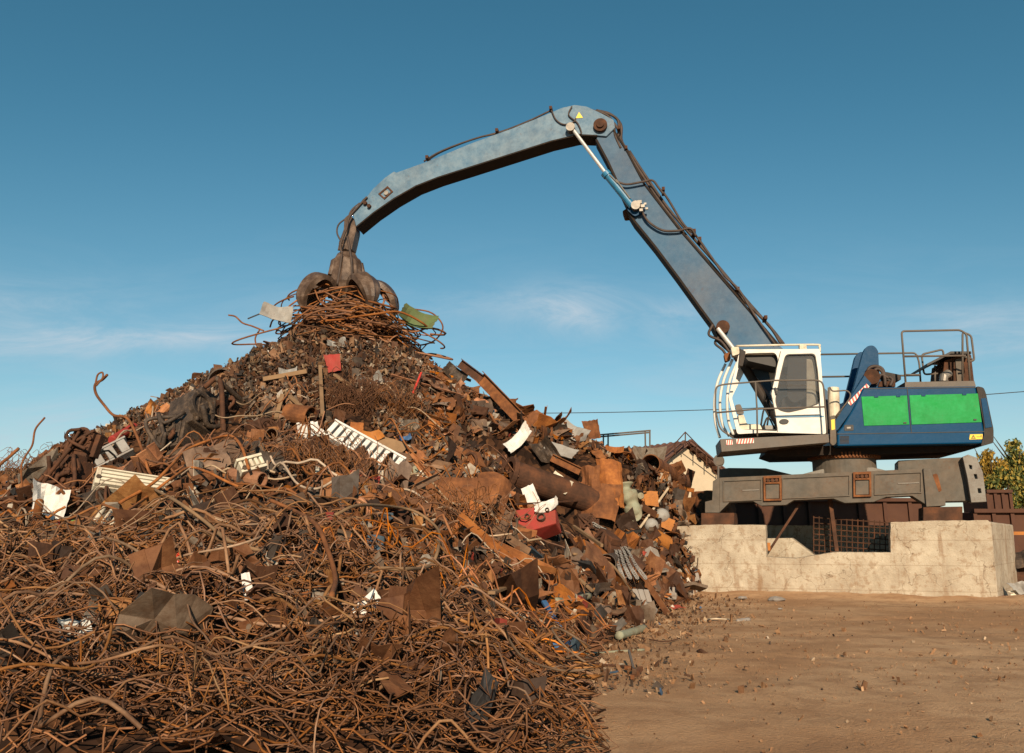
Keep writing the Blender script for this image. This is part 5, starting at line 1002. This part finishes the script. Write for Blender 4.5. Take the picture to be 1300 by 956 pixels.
tubething('thick_cable', [(342, 674), (375, 690), (400, 715), (415, 750), (425, 790), (420, 820)], .02, 'rust', 'thick brown cable curving down the centre of the foreground rods', 'cable', .32)
tubething('thick_cable', [(195, 655), (225, 680), (258, 705), (290, 735), (330, 748)], .016, 'wood', 'pale brown cable running diagonally above the red plastic piece', 'cable', .3)
tubething('long_cable', [(728, 720), (755, 722), (775, 732), (790, 750), (805, 775)], .022, 'wood', 'long pale brown cable arching on the lower right rubble', 'cable', .2)
tubething('green_rod', [(716, 836), (760, 832), (817, 828)], .014, 'palegreen', 'thin green rod on the dirt at the bottom right of the heap', 'rod', .03)
tubething('thin_rod', [(720, 842), (770, 846), (795, 848)], .01, 'rustdark', 'thin dark rod below the green rod on the dirt', 'rod', .02)
tubething('rusty_wire', [(800, 808), (840, 816), (862, 812)], .007, 'rustdark', 'thin wire on the dirt right of the flaps', 'wire', .02)
tubething('green_pipe', [(705, 770), (725, 768), (748, 762)], .045, 'palegreen', 'short mossy green pipe on the rubble', 'pipe', .06)
tubething('glass_bottle', [(785, 812), (800, 808), (817, 802)], .05, 'palegreen', 'grey-green tube with a pale end at the foot of the heap', 'tube', .05)
tubething('branch_scrap', [(890, 790), (905, 787), (925, 788)], .012, 'rope', 'pale twig-like piece on the dirt in front of the plinth', 'stick', .02)
tubething('flat_stone', [(935, 789), (942, 788), (950, 787)], .03, 'block', 'flat grey stone right of the twig-like piece', 'stone', .01)
tubething('sky_wire', [(290, 400, 21), (299, 402, 21), (308, 410, 21), (320, 414, 21), (335, 420, 21)], .02, 'rust', 'thin curled wire reaching left below the dark spike', 'wire')
tubething('side_hoop', [(522, 392, 21.5), (545, 396, 21.5), (558, 406, 21.5), (562, 418, 21.5), (552, 432, 21.5), (535, 438, 21.5), (520, 436, 21.5)], .02, 'rust', 'wire hoop hanging out right of the green panel', 'wire hoop')
tubething('side_hoop', [(330, 418, 21.2), (324, 430, 21.2), (328, 442, 21.2), (338, 446, 21.2)], .02, 'rust', 'small wire hoop below the white car panel', 'wire hoop')
# hammer-shaped scrap on the dirt
p = ground(800, 850); t = empty('tee_bracket', p); tag(t, 'small T-shaped rusty bracket standing on the dirt at the bottom', 'bracket')
A = Acc(); A.add(*bar_vf(ground(806, 858) + Vector((0, 0, .02)), ground(799, 846) + Vector((0, 0, .14)), .02, .02)); A.build('stem', M['rail'], t)
A = Acc(); A.add(*bar_vf(ground(803, 863) + Vector((0, 0, .02)), ground(814, 853) + Vector((0, 0, .03)), .035, .035)); A.build('foot', M['rust'], t)
A = Acc(); A.add(*tube_vf([ground(794, 852) + Vector((0, 0, .03)), ground(804, 853) + Vector((0, 0, .03))], .02, 10)); A.build('head', M['rust'], t)
# chain curtain
P0 = [hit(x, y) + Vector((0, -.1, .22)) for x, y in ((752, 680), (772, 694), (785, 712), (792, 735), (800, 752))]; path = smooth_path(P0, 9)
for strand, dx in enumerate((0, .07, -.08, .15)):
    t = Acc(); 
    for i in range(len(path) - 1):
        c_ = path[i] + Vector((dx * (i / len(path) * 1.4 + .2), -.03 * strand, 0)); d = (path[i + 1] - path[i]).normalized(); o_ = Vector((0, -1, 0)) if i % 2 else Vector((1, 0, 0)).cross(d); o_ = (o_ - d * o_.dot(d)).normalized(); s_ = d.cross(o_)
        t.add(*tube_vf([c_ + d * .058 * math.cos(a) + s_ * .026 * math.sin(a) for a in np.linspace(0, 6.283, 9)], .009, 5, False))
    item('steel_chain', t, M['greypiece'], ['grey chain strand hanging down the lower right slope', 'grey chain strand right beside the first one', 'leftmost grey chain strand on the lower right slope', 'rightmost grey chain strand on the lower right slope'][strand], 'chain', 'chains on the lower right slope', smooth=True)
# concrete blocks and stones at the foot
BR = [(850, 756, 21, 'brick'), (812, 762, 24, 0), (823, 775, 18, 0), (822, 713, 26, 0), (834, 728, 22, 0), (845, 722, 15, 0), (854, 738, 20, 0), (866, 730, 16, 0), (878, 735, 18, 0), (870, 747, 16, 0), (892, 748, 14, 0)]
LB = ['grey block half sunk by the plinth corner', 'whitish grooved block at the foot of the chains', 'small pale block below the grooved one', 'large pale block topmost in the row beside the plinth', 'second pale block sloping down from the topmost one', 'small cube block between the pale blocks', 'grey brick at the middle of the row along the plinth', 'narrow grey brick leaning on the plinth', 'grey brick rightmost of those leaning on the plinth', 'light brick lying in front of the leaning bricks', 'flat pale brick at the right end of the row']
for (x, y, w_, _), lb in zip(BR, LB):
    g_ = max(hit(x, y + 4), Vector((0, 0, 0)), key=lambda v: v.y); s = px_m(g_); F = face_frame(g_, rng.uniform(-30, 30), rng.uniform(10, 45), rng.uniform(-40, 40)); A = Acc(); a_ = w_ * s / 2
    for k in (-1, 0, 1) if 'grooved' in lb else (0,): slab(A, g_ + Vector((0, -.05, a_ * .5)), F, -a_ if k in (0,) and 'grooved' not in lb else (k - .48) * a_ * .66, a_ if 'grooved' not in lb else (k + .4) * a_ * .66, -a_ * .7, a_ * .7, -a_ * .6, a_ * .6)
    item('concrete_brick', A, M['block'], lb, 'brick', 'blocks at the foot of the heap', bevel=.012)
for (x, y, w_, lb) in ((942, 761, 12, 'pale stone against the middle of the plinth front'), (985, 763, 22, 'long flat stone against the plinth front'), (990, 775, 6, 'small white stone on the dirt before the plinth')):
    g_ = ground(x, y); s = px_m(g_); A = Acc(); r_ = w_ * s / 2; vs, fs = ngon(g_ + Vector((0, -.03, .03)), [(0, -r_ * .3), (r_ * .8, -r_ * .2), (r_, 0), (r_ * .7, r_ * .25), (0, r_ * .3)], 9); vs = [v + Vector((rng.uniform(-1, 1), rng.uniform(-1, 1), rng.uniform(-.5, .5))) * r_ * .12 for v in vs]; A.add(vs, fs); item('stone', A, M['block'], lb, 'stone', 'stones by the plinth', bevel=.005)
# pale green horn-shaped casting
p = hit(800, 645) + Vector((0, -.15, .15)); s = px_m(p); t = empty('pump_casing', p); tag(t, 'pale green cast pump casing left of the ochre plate', 'pump casing'); F = face_frame(p, 0, 10, 0)
A = Acc(); A.add(*tube_vf(smooth_path([p + F[0] * x * s + F[1] * y * s for x, y in ((-8, 20), (-6, 10), (0, 0), (2, -10), (-2, -20))], 6), [s * q for q in (12, 10, 8, 7, 7, 8, 9, 11, 12, 13, 12, 12, 11, 9, 8, 8, 9, 10, 11, 12, 12, 11, 10, 8, 5)], 16)); A.build('body', M['palegreen'], t, smooth=True)
for (x, y, r_) in ((12, 4, 4), (4, -18, 9)): A = Acc(); c_ = p + F[0] * x * s + F[1] * y * s; A.add(*tube_vf([c_ - F[2] * .03 + F[1] * .02, c_ + F[2] * .12], r_ * s, 18)); A.build('flange', M['palegreen'], t, bevel=.01)
# steel wool bundle
P = Pieces(); p = hit(447, 520)
for i in range(260):
    c = (p.x + nr.normal(0, .3), p.y - .1 + nr.normal(0, .1), p.z + nr.normal(0, .2) + .1); R1 = nr.uniform(.08, .35); a0 = RND(); pts = loop_path(c, R1, R1 * .7, a0, a0 + nr.uniform(1.5, 5), .12, .3, 16); P.add(*tube_np(pts, .006, 4))
P.build('fine_wire_wad', rusty('wad', [(.05, .022, .012), (.09, .04, .02), (.14, .065, .03)], bmp=0), 'dark brown wad of fine wire in the middle of the heap', 'wire wad')
for (x, y, n_, lb, sx_) in ((385, 600, 200, 'tangle of thin brown wire left of the finned radiator', .45), (50, 600, 40, 'thin dark wire tangle sticking up on the left skyline', .3), (15, 612, 60, 'wispy wire tangle at the far left edge against the sky', .35), (500, 520, 90, 'thin orange wires right of the brown wad', .3), (560, 660, 120, 'thin orange wire mesh at the top of the right mound', .4)):
    P = Pieces(); p = hit(x, y)
    for i in range(n_):
        c = (p.x + nr.normal(0, sx_), p.y - .1 + nr.normal(0, .2), p.z + nr.normal(0, .12) + .12); R1 = nr.uniform(.1, .4); a0 = RND(); P.add(*tube_np(loop_path(c, R1, R1 * .7, a0, a0 + nr.uniform(1, 4), .15, .3, 14), .0045, 4))
    P.build('thin_wire_tangle', rods_isl, lb, 'wire tangle')

# ================================================================== BACKGROUND
def solid(name, corners_xyY, th_dir, mat, **k): ...
# power line
A = Acc(); pts = []
L0, L1 = at(600, 533, 70), at(1500, 489, 60)
for i in range(41): t = i / 40; q_ = L0.lerp(L1, t); q_.z -= 1.2 * 4 * t * (1 - t) * .6; pts.append(q_)
A.add(*tube_vf([p + Vector((0, 0, .55)) for p in pts], .03, 5)); item('power_line', A, M['dark'], 'thin dark power line crossing the sky behind the crane', 'cable', smooth=True)
# cream building
apx = at(870, 567, 36); yaw = R(30); gu = Vector((math.cos(yaw), math.sin(yaw), 0)); gn = Vector((-math.sin(yaw), math.cos(yaw), 0)); hw, dp = 3.5, 7.0; rise = 2.2
lc = apx - gu * hw - Vector((0, 0, rise * .95)); rc = apx + gu * hw - Vector((0, 0, rise)); bld = empty('storage_building', Vector((apx.x, apx.y, 0))); tag(bld, 'cream walled building with a brown gable roof behind the heap', 'building')
A = Acc(); base = [Vector((lc.x, lc.y, -.2)), Vector((rc.x, rc.y, -.2)), rc, apx, lc]; vs = base + [v + gn * dp for v in base]; A.add(vs, [(0, 1, 2, 3, 4), (9, 8, 7, 6, 5)] + [(i, (i + 1) % 5, (i + 1) % 5 + 5, i + 5) for i in range(5)]); fixn(A.build('wall', M['creamwall'], bld))
for (a_, b_, nm) in ((lc, apx, 'roof'), (apx, rc, 'roof')):
    d = (b_ - a_); A = Acc(); o_ = Vector((0, 0, .1)); e_ = d * .09; q4 = [a_ - (e_ if nm and a_ is lc else e_ * 0) - gn * .35 + o_, b_ + (e_ if b_ is rc else e_ * 0) - gn * .35 + o_]; q4 += [q4[1] + gn * (dp + .6), q4[0] + gn * (dp + .6)]; up = Vector((0, 0, .13))
    A.add(q4 + [v + up for v in q4], [(3, 2, 1, 0), (4, 5, 6, 7), (0, 1, 5, 4), (1, 2, 6, 5), (2, 3, 7, 6), (3, 0, 4, 7)])
    nrm = d.cross(gn).normalized(); nrm = nrm if nrm.z > 0 else -nrm
    L_ = (q4[1] - q4[0]); 
    for k in range(18): c_ = q4[0] + gn * (k * .42) + L_ / 2 + up; A.add(*box_vf(c_ + nrm * .015, L_ / 2, gn * .05, nrm * .03))
    fixn(A.build('roof', painted('roof_brown', (.13, .065, .05), .3, .3, .7, (.18, .12, .09), .3, 2), bld))
A = Acc()
for k in range(9): c_ = apx.lerp(rc, (k + .5) / 9) - gn * .25 + Vector((0, 0, .02)); A.add(*box_vf(c_, gu * .06, gn * .12, Vector((0, 0, .08))))
A.build('rafter_ends', M['rustdark'], bld)
def pipe_run(name, runs, r, label, cat, mat='rail'):
    A = Acc()
    for run in runs: A.add(*tube_vf([at(*q) for q in run], r, 6))
    return item(name, A, M[mat], label, cat)
pipe_run('roof_railing', [[(828, 596, 35), (870, 548.5, 35), (911, 591, 36.5)], [(828, 606, 35), (870, 560, 35), (911, 603, 36.5)], [(870, 548.5, 35), (870, 566, 35)], [(857, 562, 35), (857, 577, 35)], [(844, 577, 35), (844, 592, 35)], [(829, 595, 35), (829, 612, 35)], [(884, 563, 35.5), (884, 580, 35.5)], [(897, 576, 36), (897, 595, 36)], [(911, 590, 36.5), (911, 615, 36.5)]], .025, 'dark pipe railing climbing over the brown roof', 'railing', 'rustdark')
t = pipe_run('scaffold', [[(762, 552, 30), (826, 546.5, 30)], [(762, 554.5, 30), (825, 549, 30)], [(819, 547, 30), (820, 600, 30)], [(825, 546, 30), (825, 640, 30)], [(766, 552, 30), (766, 575, 30)], [(772, 551, 30), (772, 575, 30)]], .03, 'rusty pipe frame standing behind the right skyline of the heap', 'pipe frame', 'rail')
t = empty('yard_lamp', at(911.5, 640, 33)); tag(t, 'round lamp on a thin pole beside the left end of the grey chassis', 'lamp')
A = Acc(); A.add(*tube_vf([at(911.5, 640, 33), at(912, 592, 33)], .04, 8)); A.build('pole', M['rail'], t)
c_ = at(912.5, 585, 33); A = Acc(); A.add(*tube_vf([c_ + Vector((-.05, .15, 0)), c_ + Vector((-.02, .05, 0)), c_ + Vector((0, -.03, 0))], [.06, .2, .23], 18)); A.build('lamp_head', M['rail'], t, smooth=False)
A = Acc(); A.add(*tube_vf([c_ + Vector((0, -.035, 0)), c_ + Vector((0, -.06, 0))], [.19, .17], 18)); A.build('lens', M['grey'], t)
# containers and rusty bins behind the plinth
def bin_(px0, px1, ytop, Y0, depth, mat, label, ribs=6, zb=0):
    a_, b_ = at(px0, ytop, Y0), at(px1, ytop, Y0); hgt = (a_.z + b_.z) / 2; x0, x1 = a_.x, b_.x; t = empty('scrap_container', Vector(((x0 + x1) / 2, Y0 + depth / 2, 0))); tag(t, label, 'container', 'rusty containers behind the plinth')
    A = Acc(); c = Vector(((x0 + x1) / 2, Y0 + depth / 2, hgt / 2)); A.add(*box_vf(c, Vector(((x1 - x0) / 2, 0, 0)), Vector((0, depth / 2, 0)), Vector((0, 0, hgt / 2)))); A.build('shell', M[mat], t, bevel=.02)
    A = Acc()
    for k in range(ribs + 1): x = x0 + (x1 - x0) * k / ribs; A.add(*box_vf(Vector((x, Y0 - .04, hgt / 2)), Vector((.05, 0, 0)), Vector((0, .037, 0)), Vector((0, 0, hgt / 2 - .03))))
    A.build('ribs', M[mat], t); A = Acc(); A.add(*box_vf(Vector(((x0 + x1) / 2, Y0 - .05, hgt + .03)), Vector(((x1 - x0) / 2 + .05, 0, 0)), Vector((0, .09, 0)), Vector((0, 0, .05)))); A.build('top_rim', M[mat], t)
bin_(900, 1185, 636, 25, 2.4, 'bin', 'long reddish brown container seen through the gap under the crane', 9)
bin_(1236, 1330, 650, 23.5, 2, 'bin', 'dark rusty container at the right behind the plinth corner', 4)
bin_(1252, 1281, 625, 29, 1.6, 'bin', 'tall reddish container standing behind the dark one at right', 3)
A = Acc(); A.add(*bar_vf(at(1283, 677, 22), at(1340, 677, 22), .12, .08)); item('yellow_beam', A, M['orangepaint'], 'ochre beam lying in front of the dark container at the right edge', 'beam')
for k, (x, y, w_, h_, mt, lb) in enumerate(((1290, 706, 40, 14, 'greasy', 'dark lump of scrap at the right edge beside the plinth'), (1292, 728, 34, 18, 'rustdark', 'bent dark sheet at the right edge beside the plinth'), (1294, 745, 26, 10, 'greypiece', 'grey-white bent sheet by the right corner of the plinth'), (1296, 752, 30, 8, 'cream', 'cream bent strip by the right corner of the plinth'), (1292, 762, 40, 5, 'redpaint', 'dark red strip on the dirt at the right edge'), (1300, 690, 60, 24, 'rust', 'rusty pile of sheet at the right edge behind the plinth'))[:5]):
    g_ = ground(x, 762 - (0 if k > 1 else 8) , 0) + Vector((.15, .1, 0)); g_.z = max(.05, at(x, y, g_.y).z); s = px_m(g_); F = face_frame(g_, rng.uniform(-10, 20), 30, 0); v, f = sheet(w_ * s, h_ * s * 1.6, .012, 6, .15, .25); thing_np('bent_sheet', put(v, M3(*F), g_), f, M[mt], lb, 'metal sheet')
# ------------------------------------------------------------------ trees behind
def leafmat(name, stops):
    m, nt, bs = nodes(name); src = nt.nodes.new('ShaderNodeNewGeometry').outputs['Random Per Island']; r = ramp(nt, stops); nt.links.new(src, r.inputs[0]); nt.links.new(r.outputs[0], bs.inputs['Base Color']); bs.inputs['Roughness'].default_value = .7
    tr = nt.nodes.new('ShaderNodeBsdfTranslucent'); nt.links.new(r.outputs[0], tr.inputs[0]); ms = nt.nodes.new('ShaderNodeMixShader'); ms.inputs[0].default_value = .3; nt.links.new(bs.outputs[0], ms.inputs[1]); nt.links.new(tr.outputs[0], ms.inputs[2]); nt.links.new(ms.outputs[0], nt.nodes['Material Output'].inputs[0]); return m
GREEN = leafmat('leaf_green', [(0, (.06, .085, .02)), (.5, (.11, .14, .03)), (.65, (.22, .2, .04)), (1, (.5, .33, .05))]); YEL = leafmat('leaf_yellow', [(0, (.12, .1, .02)), (.5, (.32, .2, .03)), (1, (.5, .3, .03))])
def tree(px, ytop, Y, wpx, mat, label, n=5200, name='autumn_tree'):
    top = at(px, ytop, Y); s = px_m(top); w_ = wpx * s / 2; h = top.z; b = Vector((top.x, Y, 0)); t = empty(name, b); tag(t, label, 'tree', 'trees behind the plinth'); A = Acc(); A.add(*tube_vf([b, b + Vector((.1, 0, h * .4)), b + Vector((-.05, 0, h * .75))], [.16, .1, .04], 8)); lim = []
    for k in range(9):
        a = rng.uniform(0, 6.28); z = rng.uniform(.2, .7) * h; e_ = b + Vector((math.cos(a) * w_ * .7, math.sin(a) * w_ * .7, min(h * .95, z + h * .3))); A.add(*tube_vf([b + Vector((0, 0, z)), (b + Vector((0, 0, z))).lerp(e_, .5) + Vector((0, 0, .1)), e_], [.05, .03, .012], 5)); lim.append(e_)
    A.build('trunk', M['greasy'], t); P = Pieces(); cl = [(b + Vector((math.cos(a) * w_ * q, math.sin(a) * w_ * q, h * z)), rng.uniform(.25, .5) * w_) for a, q, z in [(rng.uniform(0, 6.28), rng.uniform(.1, .8), rng.uniform(.12, .86)) for _ in range(30)]] + [(b + Vector((0, 0, h * .88)), w_ * .3)]
    for k in range(n):
        c, r_ = rng.choice(cl); q_ = nr.normal(0, 1, 3); q_ *= (r_ * nr.rand() ** .5) / np.linalg.norm(q_); l = nr.uniform(.05, .1); v = np.array([(-l, 0, 0), (0, -l * .5, 0), (l, 0, 0), (0, l * .5, .02)]); p_ = np.array(c) + q_
        if p_[2] > 0: P.add(v @ rotm().T + p_, np.array([(0, 1, 2, 3)]))
    A = Acc(); A.v = np.concatenate(P.v).tolist(); A.f = [tuple(r) for f in P.f for r in f.tolist()]; A.build('crown', mat, t)
tree(1252, 558, 33, 48, YEL, 'yellow autumn tree just right of the crane body', 5000)
tree(1284, 546, 34, 68, GREEN, 'dark green tree with yellowing leaves right of the yellow one', 8500)
tree(1318, 556, 33, 60, GREEN, 'green tree cut by the right edge of the picture', 6500)
tree(1268, 585, 31, 60, GREEN, 'low green bush in front of the yellow tree', 5000, 'green_bush')
